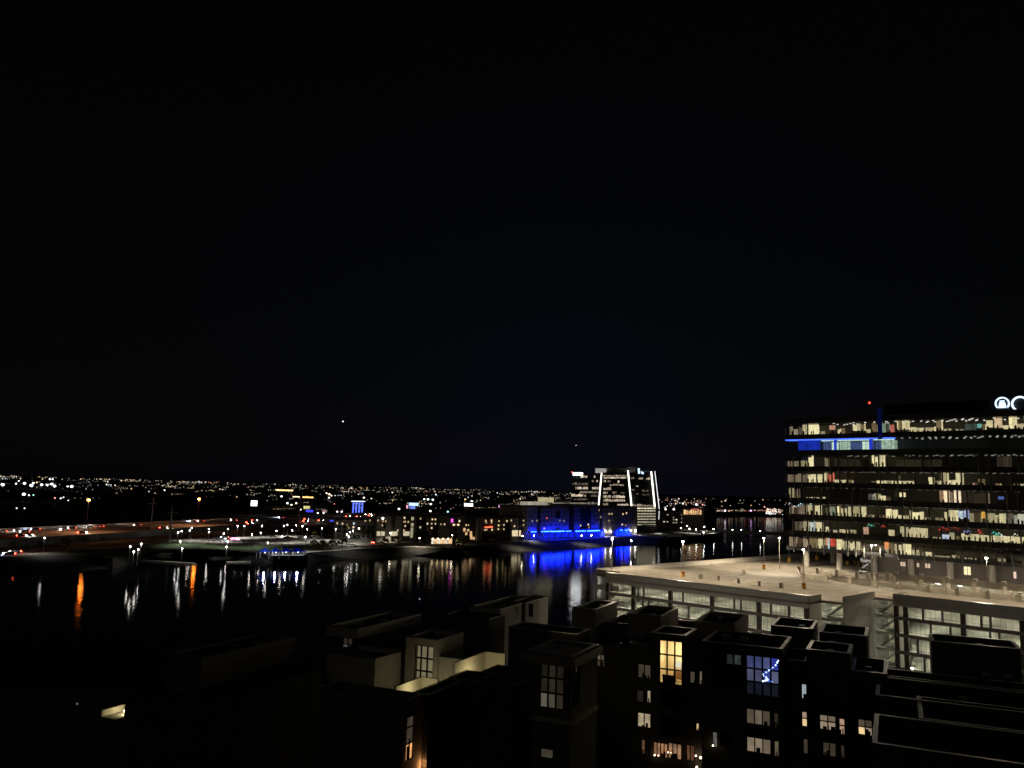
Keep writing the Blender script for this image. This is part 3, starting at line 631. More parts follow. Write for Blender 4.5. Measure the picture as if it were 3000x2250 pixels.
for k, xa, xb, s_, step in ((0, 470, 2230, 2.2, 70), (1, 1140, 2230, .8, 60), (2, 560, 2130, .4, 56), (3, 590, 2230, .25, 64), (4, 330, 2230, .16, 90), (5, 300, 2230, .25, 80), (6, 300, 2230, .22, 90), (7, 300, 2230, .2, 90)):
    w = MB(); rr = random.Random(k); x = xa
    while x < xb:
        a = tower_a(x, k)
        for j in range(4):
            if rr.random() < 0.72: w.fbox(T, a + j * 1.0, a + j * 1.0 + 0.42, 1.6 + j * 1.7, 1.85 + j * 1.7, SILL[k] + WH - 0.14, SILL[k] + WH - 0.06)
        x += step * rr.uniform(0.8, 1.5)
    o = w.build('ceiling_lights', emit(PURE, s_), tw); o['kind'] = 'stuff'
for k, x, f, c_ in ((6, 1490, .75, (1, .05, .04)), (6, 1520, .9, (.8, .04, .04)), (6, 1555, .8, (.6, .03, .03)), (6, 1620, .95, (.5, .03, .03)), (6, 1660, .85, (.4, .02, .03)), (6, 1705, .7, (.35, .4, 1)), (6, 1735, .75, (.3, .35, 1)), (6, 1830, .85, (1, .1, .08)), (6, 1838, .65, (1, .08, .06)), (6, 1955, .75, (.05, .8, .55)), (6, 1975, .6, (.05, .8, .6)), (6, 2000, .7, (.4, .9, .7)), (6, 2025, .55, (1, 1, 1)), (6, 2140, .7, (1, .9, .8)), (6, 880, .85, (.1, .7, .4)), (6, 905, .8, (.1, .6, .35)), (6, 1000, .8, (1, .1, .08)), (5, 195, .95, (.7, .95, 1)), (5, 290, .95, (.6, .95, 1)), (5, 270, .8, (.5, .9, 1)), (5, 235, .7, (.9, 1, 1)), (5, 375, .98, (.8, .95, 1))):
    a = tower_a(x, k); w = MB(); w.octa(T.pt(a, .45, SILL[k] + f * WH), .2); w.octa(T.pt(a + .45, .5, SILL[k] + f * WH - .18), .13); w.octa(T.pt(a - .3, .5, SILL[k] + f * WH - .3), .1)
    w.build('reflection_glow', emit(c_, 1.6), tw)['kind'] = 'stuff'  # coloured glass reflections built as added glowing spots inside the floors
# blue terrace on the second floor from the top, blue light put into glowing surfaces
zs = SILL[1]; BL = (0.02, 0.07, 1.0)
aR = tower_a(1085, 1); aB = tower_a(268, 1); aW = tower_a(457, 1)
w = MB(); w.fbox(T, 0.0, aR, 0.02, 2.4, zs + WH - 0.25, zs + WH - 0.002); w.build('blue_soffit', emit((.07, .17, 1.0), 1.5, 0.25, 0.4), tw)
w = MB(); a = aB
while a < aW - 0.1:
    w.fbox(T, a, min(a + 0.82, aW), 0.45, 0.6, zs + 0.01, zs + WH - 0.3); a += 0.88
w.build('blue_wall', emit((0.015, 0.045, 0.62), 0.5, 0.25, 0.8), tw)
GRN = (0.72, 1.0, 0.78)
for x0, x1 in ((458, 575), (595, 880), (908, 1085)):
    a0, a1 = tower_a(x0, 1), tower_a(x1, 1); rr = random.Random(x0); a = a0; w = MB()
    while a < a1 - 0.1:
        d_ = min(a1 - a, rr.uniform(0.6, 1.6)); w.cur = rr.choice((0, 1, 1, 2)); w.fbox(T, a, a + d_, 2.2 + rr.random(), 3.4, zs + 0.02, zs + 2.0 + rr.random() * .4); a += d_
    w.cur = 0; w.fbox(T, a0, a1, 1.2, 1.5, zs + 2.3, zs + 2.55)
    w.build('lit_office', [emit(GRN, .75, .25, 1.2), emit(GRN, .42, .3, 1.2), emit((.12, .2, .5), .35, .3, 1.0)], tw)
    w = MB(); a = a0
    while a < a1:
        w.fbox(T, a, a + 0.06, 0.3, 0.4, zs, zs + WH - 0.3); a += 1.5
    w.build('mullion', M['steel'], tw)
for x0, x1 in ((578, 594), (882, 905)):
    w = MB(); w.fbox(T, tower_a(x0, 1), tower_a(x1, 1), 0.3, 0.9, zs + 0.01, zs + WH - 0.3); w.build('blue_column', emit((.02, .06, .8), .7), tw)
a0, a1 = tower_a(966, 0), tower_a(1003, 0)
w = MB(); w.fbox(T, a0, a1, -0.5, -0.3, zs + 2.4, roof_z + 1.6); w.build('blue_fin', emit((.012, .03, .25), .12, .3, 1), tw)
# ring sign with a car, then a big letter C cut by the picture edge
SG = emit((0.62, 0.80, 1.0), 1.9); SGb = emit((0.45, 0.65, 1.0), 5.0)
def arc(fr, ca, cz, r0, r1, t0, t1, b0, b1, n=28):
    w = MB()
    for i in range(n):
        p = [math.radians(t0 + (t1 - t0) * j / n) for j in (i, i + 1)]
        def q(t, r, b): return fr.pt(ca + r * math.cos(t), b, cz + r * math.sin(t))
        w.hexa([q(p[0], r0, b0), q(p[0], r1, b0), q(p[0], r1, b1), q(p[0], r0, b1)], [q(p[1], r0, b0), q(p[1], r1, b0), q(p[1], r1, b1), q(p[1], r0, b1)])
    return w
Ts = T.shift(0, 4.0)
sg = thing('ring_sign', Ts.pt(*Ts.hit(2935.7, 1200)[:1], 0, roof_z), 'glowing blue-white ring sign with a car inside and a letter C on the tower roof', 'sign')
ca, cz = Ts.hit(2935.7, 1182); rad = (Ts.hit(2957.5, 1182)[0] - ca)
arc(Ts, ca, cz, rad * 0.80, rad, -42, 222, 0, 0.25).build('ring', SG, sg)
w = MB()
for x0, x1, y0, y1 in ((-.52, .52, -.68, -.12), (-.42, .42, -.12, .18), (-.34, .34, .30, .46)):
    w.hexa([Ts.pt(ca + x0 * rad, 0, cz + y0 * rad), Ts.pt(ca + x1 * rad, 0, cz + y0 * rad), Ts.pt(ca + x1 * rad, .25, cz + y0 * rad), Ts.pt(ca + x0 * rad, .25, cz + y0 * rad)],
           [Ts.pt(ca + x0 * .88 * rad, 0, cz + y1 * rad), Ts.pt(ca + x1 * .88 * rad, 0, cz + y1 * rad), Ts.pt(ca + x1 * .88 * rad, .25, cz + y1 * rad), Ts.pt(ca + x0 * .88 * rad, .25, cz + y1 * rad)])
w.build('car_emblem', SG, sg)
ca2, cz2 = Ts.hit(2988, 1183)
arc(Ts, ca2, cz2, rad * 0.92, rad * 1.18, 48, 312 - 70, 0, 0.25).build('letter', SG, sg)
w = MB()
for a in (ca - rad * .7, ca + rad * .7, ca2): w.fbox(Ts, a - .08, a + .08, 0.3, 0.45, roof_z, cz - rad * .4)
w.fbox(Ts, ca - rad, ca2 + rad, 0.3, 0.42, cz - rad * .5, cz - rad * .4)
w.build('sign_frame', M['steel'], sg)
a0, z0 = T.hit(2547, 1180, 6)
bq = T.pt(a0, 6, roof_z)
t_ = thing('beacon_mast', bq, 'thin mast with a red warning light on the tower roof', 'mast')
w = MB(); w.tube(bq, (bq.x, bq.y, z0 - .3), .06, n=6); w.build('pole', M['steel'], t_)
w = MB(); w.ball((bq.x, bq.y, z0), 0.3, 8, 5); w.build('red_lamp', emit((1, .05, .03), 3), t_)

# ------------------------------------------------------------------ condo townhouses in the foreground (K frame, turned 25 degrees)
KA = math.radians(-25.0)
K = Frame((0, 0), (math.cos(KA), math.sin(KA)), (-math.sin(KA), math.cos(KA)))
def grid_wall(w, fr, a0, a1, z0, z1, th, ops):
    """wall panel between b=0 and b=th with real rectangular openings"""
    A = sorted({a0, a1, *[max(a0, min(a1, v)) for o in ops for v in o[:2]]}); Z = sorted({z0, z1, *[max(z0, min(z1, v)) for o in ops for v in o[2:4]]})
    for i in range(len(A) - 1):
        run = None
        for j in range(len(Z) - 1):
            ca, cz = (A[i] + A[i + 1]) / 2, (Z[j] + Z[j + 1]) / 2
            hole = any(o[0] < ca < o[1] and o[2] < cz < o[3] for o in ops)
            if not hole and run is None: run = Z[j]
            if run is not None and (hole or j == len(Z) - 2):
                w.fbox(fr, A[i], A[i + 1], 0, th, run, Z[j] if hole else Z[j + 1]); run = None
def window(parent, fr, a0, a1, z0, z1, cols, rows, panes, th=0.3, label=None, fw=0.06):
    """frame with mullions as a part, its panes as sub-parts; panes: material or {(col,row): material}"""
    w = MB(); bf = 0.14
    for i in range(cols + 1):
        a = a0 + (a1 - a0) * i / cols; lo, hi = max(a0, a - fw), min(a1, a + fw); w.fbox(fr, lo, hi, bf - 0.04, bf + 0.05, z0, z1)
    for j in range(rows + 1):
        z = z0 + (z1 - z0) * j / rows; lo, hi = max(z0, z - fw), min(z1, z + fw)
        for i in range(cols):
            x0, x1 = a0 + (a1 - a0) * i / cols + fw, a0 + (a1 - a0) * (i + 1) / cols - fw; w.fbox(fr, x0, x1, bf - 0.035, bf + 0.045, lo, hi)
    f = w.build('window', M['frame'], parent)
    if label: f['label'] = label
    for i in range(cols):
        for j in range(rows):
            mm = panes.get((i, j), panes.get('all')) if isinstance(panes, dict) else panes
            if mm is None: continue
            x0, x1 = a0 + (a1 - a0) * i / cols + fw * 0.5, a0 + (a1 - a0) * (i + 1) / cols - fw * 0.5
            y0, y1 = z0 + (z1 - z0) * j / rows + fw * 0.5, z0 + (z1 - z0) * (j + 1) / rows - fw * 0.5
            w = MB(); w.fbox(fr, x0, x1, bf + 0.06, bf + 0.08, y0, y1); w.build('pane', mm, f)
    if not isinstance(panes, dict) and panes.name.startswith('light') or (isinstance(panes, dict) and len(panes) <= 4 and all(v is not None for v in panes.values())):
        rr = random.Random(int(abs(a0 * 97 + z0 * 31))); w = MB()
        for q in range(rr.randint(1, 3)):
            xa = a0 + (a1 - a0) * rr.uniform(.05, .75); hh = (z1 - z0) * rr.uniform(.12, .42); w.fbox(fr, xa, min(a1 - .07, xa + (a1 - a0) * rr.uniform(.1, .3)), bf + .048, bf + .058, z0 + .05, z0 + hh)
        w.fbox(fr, a0 + .06, a1 - .06, bf + .048, bf + .057, z1 - (z1 - z0) * rr.uniform(.04, .2), z1 - .05)
        w.build('furniture', M['bldgd'], f)['kind'] = 'stuff'
    return f
def house(label, FR=None, z=23.0, wid=4.5, dep=6.0, zbot=3.0, m_='stucco', front=(), east=(), ab=None, para=0.55, name='townhouse', cop=True, zpix=None):
    """a flat-roofed volume; FR is the picture position of its near right roof corner"""
    if ab is None:
        q = P(FR[0], FR[1], z); a1, b0 = K.ab(q)
    else: a1, b0 = ab
    a0 = a1 - wid; b1 = b0 + dep
    t_ = thing(name, K.pt((a0 + a1) / 2, b0, zbot), label, 'house', 'flat-roofed condo houses')
    ff = K.shift(a0, b0); fe = Frame(K.xy(a1, b0), K.w, -K.u)
    def conv(fr, lst):
        out = []
        for wd in lst:
            x0, y0, x1, y1 = wd[0]
            p, z1_ = fr.hit(x0, y0); p2, z1b = fr.hit(x1, y0); p3, z0_ = fr.hit(x1, y1); p4, z0b = fr.hit(x0, y1)
            out.append(((p + p4) / 2, (p2 + p3) / 2, (z0_ + z0b) / 2, (z1_ + z1b) / 2))
        return out
    of, oe = conv(ff, front), conv(fe, east)
    w = MB()
    grid_wall(w, ff, 0, wid, zbot, z, 0.3, of)
    grid_wall(w, fe.shift(0.3, 0), 0, dep - 0.3, zbot, z, 0.3, [(o[0] - .3, o[1] - .3, o[2], o[3]) for o in oe])
    w.fbox(K, a0, a0 + 0.3, b0 + 0.3, b1, zbot, z); w.fbox(K, a0 + 0.3, a1 - 0.3, b1 - 0.3, b1, zbot, z)
    w.build('wall', M[m_], t_)
    w = MB(); w.fbox(K, a0 + 0.3, a1 - 0.3, b0 + 0.3, b1 - 0.3, z - para - 0.2, z - para); w.build('roof', M['roof'], t_)
    if cop:
        for (x0, x1, y0, y1) in ((a0 - .05, a1 + .05, b0 - .05, b0 + .36), (a0 - .05, a1 + .05, b1 - .36, b1 + .05), (a0 - .05, a0 + .36, b0 + .36, b1 - .36), (a1 - .36, a1 + .05, b0 + .36, b1 - .36)):
            w = MB(); w.fbox(K, x0, x1, y0, y1, z + .002, z + .07); w.build('coping', M['coping'], t_)
    # a couple of roof vents
    rr = random.Random(int(abs(a0 * 10)))
    if wid > 3 and dep > 4:
        a, b = a0 + wid * rr.uniform(.3, .7), b0 + dep * rr.uniform(.3, .7)
        w = MB(); w.fbox(K, a - .35, a + .35, b - .3, b + .3, z - para, z - para + .45); w.build('roof_vent', M['steel'], t_)
    for wd, o in zip(front, of): window(t_, ff, *o, wd[1], wd[2], wd[3], label=(wd[4] if len(wd) > 4 else None), fw=.095 if wd[1] * wd[2] >= 9 else .06)
    for wd, o in zip(east, oe): window(t_, fe, *o, wd[1], wd[2], wd[3], label=(wd[4] if len(wd) > 4 else None))
    return t_, ff, of, (a0, a1, b0, b1)
c3 = lambda x, y: (1800 + x / 3.687, 1800 + y / 3.687)
c4 = lambda x, y: (2400 + x / 3.687, 1800 + y / 3.687)
c5 = lambda x, y: (1000 + x / 2.765, 1700 + y / 2.765)
def R3(x0, y0, x1, y1): return (*c3(x0, y0), *c3(x1, y1))
def R4(x0, y0, x1, y1): return (*c4(x0, y0), *c4(x1, y1))
def R5(x0, y0, x1, y1): return (*c5(x0, y0), *c5(x1, y1))
def lit(c, s, v=0.25): return emit(c, s, v, 0.9)
DK = M['darkglass']

# house one: tall warm window under its own raised roof
h1 = house('dark condo with a tall brightly lit gridded window under a raised roof', FR=(2009, 1864), z=23.0, wid=4.3, dep=6.1, m_='dark',
      front=[(R3(485, 285, 732, 758), 3, 3, M['glass'], 'tall warm-lit window grid'), (R3(500, 830, 720, 1010), 3, 2, DK), (R3(500, 1110, 720, 1310), 3, 2, DK),
             (R3(420, 1372, 572, 1545), 4, 1, lit((1, .5, .25), .3, .6)), (R3(580, 1385, 722, 1565), 3, 1, lit((1, .55, .3), .28, .7))])
ha0, ha1, hb0, hb1 = h1[3]
h1l = house('dark low condo wing with blinds drawn beside the tall lit window', z=21.5, wid=2.7, dep=8, m_='dark', ab=(ha0 - 0.02, hb0 + 0.1),
      front=[(R3(252, 535, 390, 690), 2, 1, lit(TAN, .055)), (R3(350, 808, 406, 957), 1, 1, lit(TAN, .38)), (R3(240, 815, 312, 950), 1, 1, lit(TAN, .02)),
             (R3(248, 1068, 389, 1222), 2, 1, lit((1, .8, .5), .38, .5)), (R3(290, 1350, 330, 1510), 1, 1, lit((1, .5, .25), .14, .5))])
h1r = house('narrow dark condo wing with two slim dim windows next to the warm window', z=21.9, wid=2.9, dep=8, m_='dark', ab=(ha1 + 2.92, hb0 + 0.1),
      front=[(R3(815, 600, 870, 745), 1, 1, lit(TAN, .07)), (R3(914, 610, 950, 760), 1, 1, lit(TAN, .15)), (R3(880, 1175, 913, 1262), 1, 1, lit(WARM, .6)), (R3(735, 1400, 860, 1585), 3, 1, lit((1, .42, .22), .12, .7))])
house('black condo wall with one small faint window beside the corner-window condo', z=20.9, wid=5.6, dep=7, m_='dark', ab=(ha0 - 2.74, hb0 + .3), cop=False,
      front=[((1748, 1917, 1770, 1953), 2, 2, {(0, 0): lit(TAN, .05), (1, 0): lit(TAN, .07), (0, 1): lit(TAN, .12), (1, 1): lit(TAN, .09)})])
# the room behind the tall window: kitchen, sofa, pendant
ff, o = h1[1], h1[2][0]
room = thing('living_room', ff.pt(o[0], 0.4, o[2]), 'cream two-storey room behind the tall lit window', 'room')
w = MB(); a0, a1, z0, z1 = o[0] - .25, o[1] + .25, o[2] - .02, o[3] + .15
w.fbox(ff, a0, a1, 4.0, 4.1, z0, z1); w.fbox(ff, a0 - .1, a0, 0.35, 4.1, z0, z1); w.fbox(ff, a1, a1 + .1, 0.35, 4.1, z0, z1)
w.fbox(ff, a0, a1, 0.35, 4.0, z1, z1 + .1); w.fbox(ff, a0, a1, 0.35, 4.0, z0 - .1, z0)
w.build('room_shell', M['cream'], room)
w = MB(); w.fbox(ff, a0 + 1.3, a1 - .05, 3.6, 3.98, z0 + 1.7, z0 + 2.5); w.build('wall_cupboard', M['white'], room)
w = MB(); w.fbox(ff, a0 + 1.2, a1 - .05, 3.3, 3.98, z0, z0 + .9); w.build('kitchen_counter', M['wood'], room)
sf = thing('sofa', ff.pt(o[0] + .9, 0.9, o[2]), 'dark sofa seen at the foot of the tall lit window', 'sofa')
w = MB(); w.fbox(ff, o[0] + .25, o[0] + 1.7, .7, 1.5, o[2], o[2] + .45); w.build('seat', M['chair'], sf)
w = MB(); w.fbox(ff, o[0] + .25, o[0] + 1.7, .6, .78, o[2] + .3, o[2] + .95); w.build('backrest', M['chair'], sf)
pd = thing('pendant_lamp', ff.pt((o[0] + o[1]) / 2 + .45, 2.0, o[2] + 2.0), 'white pendant lamp hanging in the tall lit room', 'lamp')
w = MB(); pc = ff.pt((o[0] + o[1]) / 2 + .45, 2.0, 0); w.tube((pc.x, pc.y, o[2] + 2.3), (pc.x, pc.y, z1), .015, n=5); w.build('cord', M['frame'], pd)
w = MB(); w.tube((pc.x, pc.y, o[2] + 1.75), (pc.x, pc.y, o[2] + 2.3), .42, .30, 12); w.build('lamp_shade', emit((1, .85, .62), 1.2), pd)
ld = bpy.data.lights.new('room_light', 'POINT'); ld.energy = 560; ld.color = (1, .77, .44); ld.shadow_soft_size = .25
lo = bpy.data.objects.new('room_light', ld); COL.objects.link(lo); lo.parent = pd; lo.location = (0.0, 0, 1.35)

# house two: blue-lit stair and dark glazing
P4 = {(i, j): lit((.05, .06, .16), .35 + .2 * ((i * 3 + j) % 3), .4) for i in range(4) for j in range(3)}
P4.update({(2, 2): lit((.14, .17, .42), .5), (2, 1): lit((.08, .11, .55), .5), (3, 1): lit((.2, .24, .42), .4), (3, 2): lit((.05, .07, .5), .6), (0, 1): lit((.12, .13, .24), .5), (1, 1): lit((.12, .13, .24), .45)})
P4.update({(i, 0): lit((.03, .035, .06), .25) for i in range(4)})
P5 = {(i, j): DK for i in range(4) for j in range(3)}; P5[(3, 2)] = lit((.4, .5, .5), .10, .7); P5[(2, 2)] = lit((.4, .5, .5), .03, .7)  # two upper panes glow for dim reflections on the dark glass
h2 = house('wide dark condo with a blue-lit window and glowing staircase inside', FR=(2292, 1903), z=23.0, wid=9.0, dep=9.2, m_='dark',
      front=[(R3(1040, 420, 1372, 780), 4, 3, P5), (R3(1422, 455, 1777, 885), 4, 3, P4, 'blue-lit window'),
             (R3(1426, 1015, 1682, 1195), 3, 1, {(0, 0): lit(TAN, .11), (1, 0): lit(TAN, .15), (2, 0): lit(TAN, .07)}), (R3(1720, 1050, 1772, 1235), 1, 1, lit(TAN, .03)),
             (R3(1428, 1312, 1688, 1500), 3, 1, {(0, 0): lit(TAN, .24), (1, 0): lit(TAN, .26), (2, 0): lit(TAN, .17)}), (R3(1725, 1358, 1777, 1540), 1, 1, lit(TAN, .12)),
             (R3(1058, 1255, 1110, 1437), 1, 1, lit((.8, .8, .75), .13, .5)), (R3(1140, 1270, 1290, 1430), 2, 1, DK)])
ff = h2[1]
sl = thing('stair_light', ff.pt(7.5, 0.1, 17), 'zigzag of blue-white lights along a staircase behind the blue-lit window', 'light string')
pts = [(1772, 500), (1758, 520), (1742, 548), (1712, 575), (1668, 605), (1640, 625), (1607, 645), (1612, 662), (1640, 682), (1655, 705), (1630, 715), (1605, 722), (1645, 712), (1710, 728), (1700, 720)]
w = MB(); w2 = MB()
for (x0, y0), (x1, y1) in zip(pts, pts[1:]):
    p, q = ff.hit(*c3(x0, y0), .10), ff.hit(*c3(x1, y1), .10)
    w.tube(ff.pt(p[0], .10, p[1]), ff.pt(q[0], .10, q[1]), .02, n=5)
w.build('light_cord', emit((.12, .25, 1), 1.4), sl)
for x, y in pts[:-1]:
    p = ff.hit(*c3(x, y), .09); w = MB(); w.octa(ff.pt(p[0], .09, p[1]), RND.uniform(.05, .14)); w.build('bulb', emit((.55, .72, 1), RND.choice((1.5, 3, 5))), sl)
# house three
h3 = house('dark stepped condo with pale blue and warm windows beside the flat black roofs', FR=(2491, 1916), z=23.0, wid=4.6, dep=6.4, m_='dark',
      front=[(R4(5, 1070, 178, 1252), 2, 2, {(0, 0): lit(TAN, .42), (1, 0): lit(TAN, .36), (0, 1): lit(TAN, .3), (1, 1): lit(TAN, .16)}), (R4(215, 1105, 276, 1302), 1, 2, lit((1, .62, .42), .42)),
             (R4(40, 1388, 180, 1535), 2, 1, lit(TAN, .05)), (R4(230, 1408, 276, 1560), 1, 1, lit(TAN, .03))])
a0, a1, b0, b1 = h3[3]
house('dark condo wing with a pale blue window above a small warm one', z=21.6, wid=2.9, dep=8, m_='dark', ab=(a0 - .02, b0 + .12),
      front=[(R3(2020, 748, 2133, 918), 2, 1, {(0, 0): lit((.72, .86, .9), .42), (1, 0): lit((.72, .86, .9), .5)}), (R3(2024, 1042, 2140, 1217), 2, 2, {(0, 0): lit(WARM, .8), (1, 0): lit(TAN, .34), (0, 1): lit(TAN, .4), (1, 1): lit(TAN, .12)}), (R3(2040, 1350, 2142, 1512), 2, 1, lit(TAN, .06))])
house('low dark condo wing with one small bright warm window by the black roof', z=21.2, wid=3.6, dep=9, m_='dark', ab=(a1 + 3.62, b0 + .12),
      front=[(R4(420, 1130, 572, 1308), 2, 2, {(0, 0): lit(WARM, .75), (0, 1): lit(TAN, .1), (1, 0): lit(TAN, .3), (1, 1): lit(TAN, .07)})])
# terrace lanterns and things on the ground-floor patio
for i, (x, y, r, s) in enumerate(((435, 1520, .10, 8), (475, 1525, .08, 5), (580, 1490, .07, 7), (610, 1495, .05, 5), (880, 1528, .10, 9), (930, 1548, .14, 8), (890, 1650, .12, 7), (1065, 1418, .10, 8))):
    fr = h1[1] if x < 1000 else h2[1]
    p = fr.hit(*c3(x, y), -.5); q = fr.pt(p[0], -.5, p[1])
    t_ = thing('patio_lantern', q, '%s glowing patio lantern from the left at the foot of the condos' % nth(i), 'lantern', 'patio lanterns')
    w = MB(); w.ball(q, r, 8, 5); w.build('globe', emit((1, .72, .45), s), t_)
    w = MB(); w.tube(q - Vector((0, 0, r + .25)), q - Vector((0, 0, r * .8)), r * .5, n=8); w.build('base', M['frame'], t_)

# rear rows, nearer to the garage
house('dark condo roof with lit parapet edge just in front of the garage notch', FR=(2380, 1844), z=23.0, wid=5.2, dep=8.4, m_='dark')
house('dark condo roof behind it at the foot of the garage stair screen', FR=(2540, 1865), z=23.0, wid=5.6, dep=8.0, m_='dark')
house('grey condo box at the lake corner of the garage', FR=(1745, 1787), z=23.0, wid=3.6, dep=10.3, m_='stucco')
house('grey condo box below the first garage bays', FR=(1936, 1807), z=23.0, wid=4.8, dep=10.2, m_='stucco')
house('grey condo box below the middle garage bays', FR=(2153, 1831), z=23.0, wid=5.4, dep=10.4, m_='stucco')
house('long low dark condo terrace between the grey boxes', FR=(2046, 1850), z=20.8, wid=14, dep=9, m_='dark')
# left group
CW = lit((1, .85, .5), .33)
hc = house('cream condo box with a tall softly lit gridded window', FR=(1282, 1876), z=23.0, wid=4.1, dep=6.2, m_='white',
      front=[(R5(588, 530, 742, 842), 3, 3, {'all': None})])
ff, o = hc[1], hc[2][0]
# blinds behind that window
bl = MB(); bl.fbox(ff, o[0] + .25, o[1], .32, .36, o[2], o[3]); bl.build('window_blind', lit((1, .86, .5), .15, .2), hc[0])
a0, a1, b0, b1 = hc[3]
house('cream lower wing in front of the cream condo box', z=21.2, wid=6.5, dep=5.9, m_='white', ab=(-51.5, 77.5))
# walled roof terraces lit from inside
def terrace(label, a0, a1, b0, b1, z, depth, lampcol, energy, lamp):
    t_ = thing('roof_terrace', K.pt(a0, b0, z - depth), label, 'terrace', 'lit roof terraces')
    w = MB(); w.fbox(K, a0 - .25, a0, b0, b1 + .25, z - depth, z); w.build('terrace_wall', M['white'], t_)
    w = MB(); w.fbox(K, a0 + .001, a1, b1, b1 + .25, z - depth, z); w.build('terrace_wall', M['white'], t_)
    w = MB(); w.fbox(K, a0 - .25, a1, b0, b1 + .25, z - depth - .1, z - depth - .002); w.build('terrace_floor', M['conc'], t_)
    c = K.pt(*lamp)
    w = MB(); w.ball(c, .13, 8, 5); w.build('terrace_lamp', emit(lampcol, 6), t_)
    ld = bpy.data.lights.new('terrace_light', 'POINT'); ld.energy = energy; ld.color = lampcol; ld.shadow_soft_size = .3
    lo = bpy.data.objects.new('terrace_light', ld); COL.objects.link(lo); lo.parent = t_; lo.location = c - Vector(t_.location)
    return t_
q = K.pt(-45.2, 79.6, 18.4)
t_ = thing('deck_lamp', q, 'low warm deck lamp at the foot of the cream condo box', 'lamp')
w = MB(); w.ball(q, .1, 8, 5); w.build('globe', emit((1, .86, .5), 2), t_)
ld = bpy.data.lights.new('deck_light', 'POINT'); ld.energy = 75; ld.color = (1, .86, .52); ld.shadow_soft_size = .2
lo = bpy.data.objects.new('deck_light', ld); COL.objects.link(lo); lo.parent = t_
TY = (1, .86, .46)
terrace('lit walled roof terrace glowing yellow right of the cream condo box', -43.4, -40.9, 80.7, 88.0, 21.2, 2.6, TY, 170, (-41.6, 83.5, 19.2))
terrace('small lit walled roof terrace glowing below the cream condo box', -43.7, -41.9, 69.6, 74.3, 20.9, 1.15, TY, 95, (-42.3, 71.6, 20.1))
terrace('tiny lit roof terrace alone in the dark near the picture corner', -73.4, -71.5, 61.5, 66.0, 16.5, .62, TY, 60, (-72.2, 63.2, 16.2))
t_ = thing('garden_wall', K.pt(-44.9, 82.9, 18.6), 'cream wall joining the cream condo box to the lit terrace', 'wall')
w = MB(); w.fbox(K, -46.55, -43.66, 82.8, 83.05, 18.0, 21.15); w.build('wall_panel', M['white'], t_)
w = MB(); w.fbox(K, -46.55, -43.66, 82.75, 83.1, 21.152, 21.22); w.build('coping', M['coping'], t_)
house('dark flat-roofed condo in front of the lit roof terrace', z=20.6, wid=7.2, dep=4.0, m_='dark', ab=(-34.7, 76.6))
house('dark rear roof beside the lit roof terrace', z=20.58, wid=5.6, dep=4.2, m_='dark', ab=(-34.72, 80.7))
house('narrow dark roof strip beside the small lit terrace', z=20.55, wid=1.8, dep=7.0, m_='dark', ab=(-40.0, 69.5))
q = P(*c5(1470, 1000), 15.0)
pf = thing('terrace_pillar', P(*c5(1508, 1190), 12.5), 'pale lit pillar beside the corner-window condo', 'pillar')
qk = K.ab(P(*c5(1472, 862), 19.6)); 
w = MB(); w.fbox(K, qk[0], qk[0] + 1.1, qk[1] + 1.5, qk[1] + 1.9, 9, 19.6); w.build('shaft', M['stucco'], pf)
EW = {(0, 0): lit((.9, .8, .58), .12), (1, 0): lit((.9, .8, .58), .07), (2, 0): lit(TAN, .03), (0, 1): lit(TAN, .02), (1, 1): lit(TAN, .025), (2, 1): lit(TAN, .02), (0, 2): lit(TAN, .012), (1, 2): lit(TAN, .02), (2, 2): lit(TAN, .014)}
he = house('grey condo with a wraparound corner window and overhanging roof', FR=(1676, 1926), z=23.0, wid=5.4, dep=8.2, m_='grey',
      front=[(R5(1608, 672, 1800, 1042), 3, 3, EW, 'corner window')], east=[((1664, 1950, 1700, 2072), 3, 3, DK)])
a0, a1, b0, b1 = he[3]
w = MB(); w.fbox(K, a0 - .4, a1 + .5, b0 - .5, b1 + .2, 22.05, 22.95); w.build('roof_overhang', M['stucco'], he[0])
zc = K.shift(0, b0).hit(1674, 2118)[1]
w = MB(); w.fbox(K, a0 + .6, a1 + .5, b0 - .6, b1 - 1, zc - .15, zc + .25); w.build('balcony_ledge', M['white'], he[0])
hg = house('dark condo with a slim window strip whose lowest pane glows orange', FR=(1186, 2058), z=20.6, wid=9.5, dep=3.3, m_='grey',
      east=[(R5(530, 1062, 592, 1452), 1, 3, {(0, 0): lit((1, .48, .16), .95, .2), (0, 1): lit(TAN, .05), (0, 2): lit(TAN, .05)}, 'slim window strip')])
fe = Frame(K.xy(hg[3][1], hg[3][2]), K.w, -K.u)
p, z_ = fe.hit(*c5(650, 1400)); q = fe.pt(p, -.3, z_ - .9)
t_ = thing('wall_lamp', q, 'amber wall lamp washing the condo wall beside the slim window', 'lamp')
w = MB(); w.ball(q, .09, 8, 5); w.build('globe', emit((1, .45, .15), .5), t_)
ld = bpy.data.lights.new('wall_light', 'POINT'); ld.energy = 260; ld.color = (1, .45, .16); ld.shadow_soft_size = .1
lo = bpy.data.objects.new('wall_light', ld); COL.objects.link(lo); lo.parent = t_
house('long cream condo roof by the water nearest the picture edge', FR=(593, 1927), z=23.0, wid=4.5, dep=13.8, m_='grey', cop=False)
hm = house('long cream condo roof with a cantilevered front and one small window', FR=(1049, 1844), z=23.0, wid=4.6, dep=14.4, m_='white', zbot=21.9)
a0, a1, b0, b1 = hm[3]
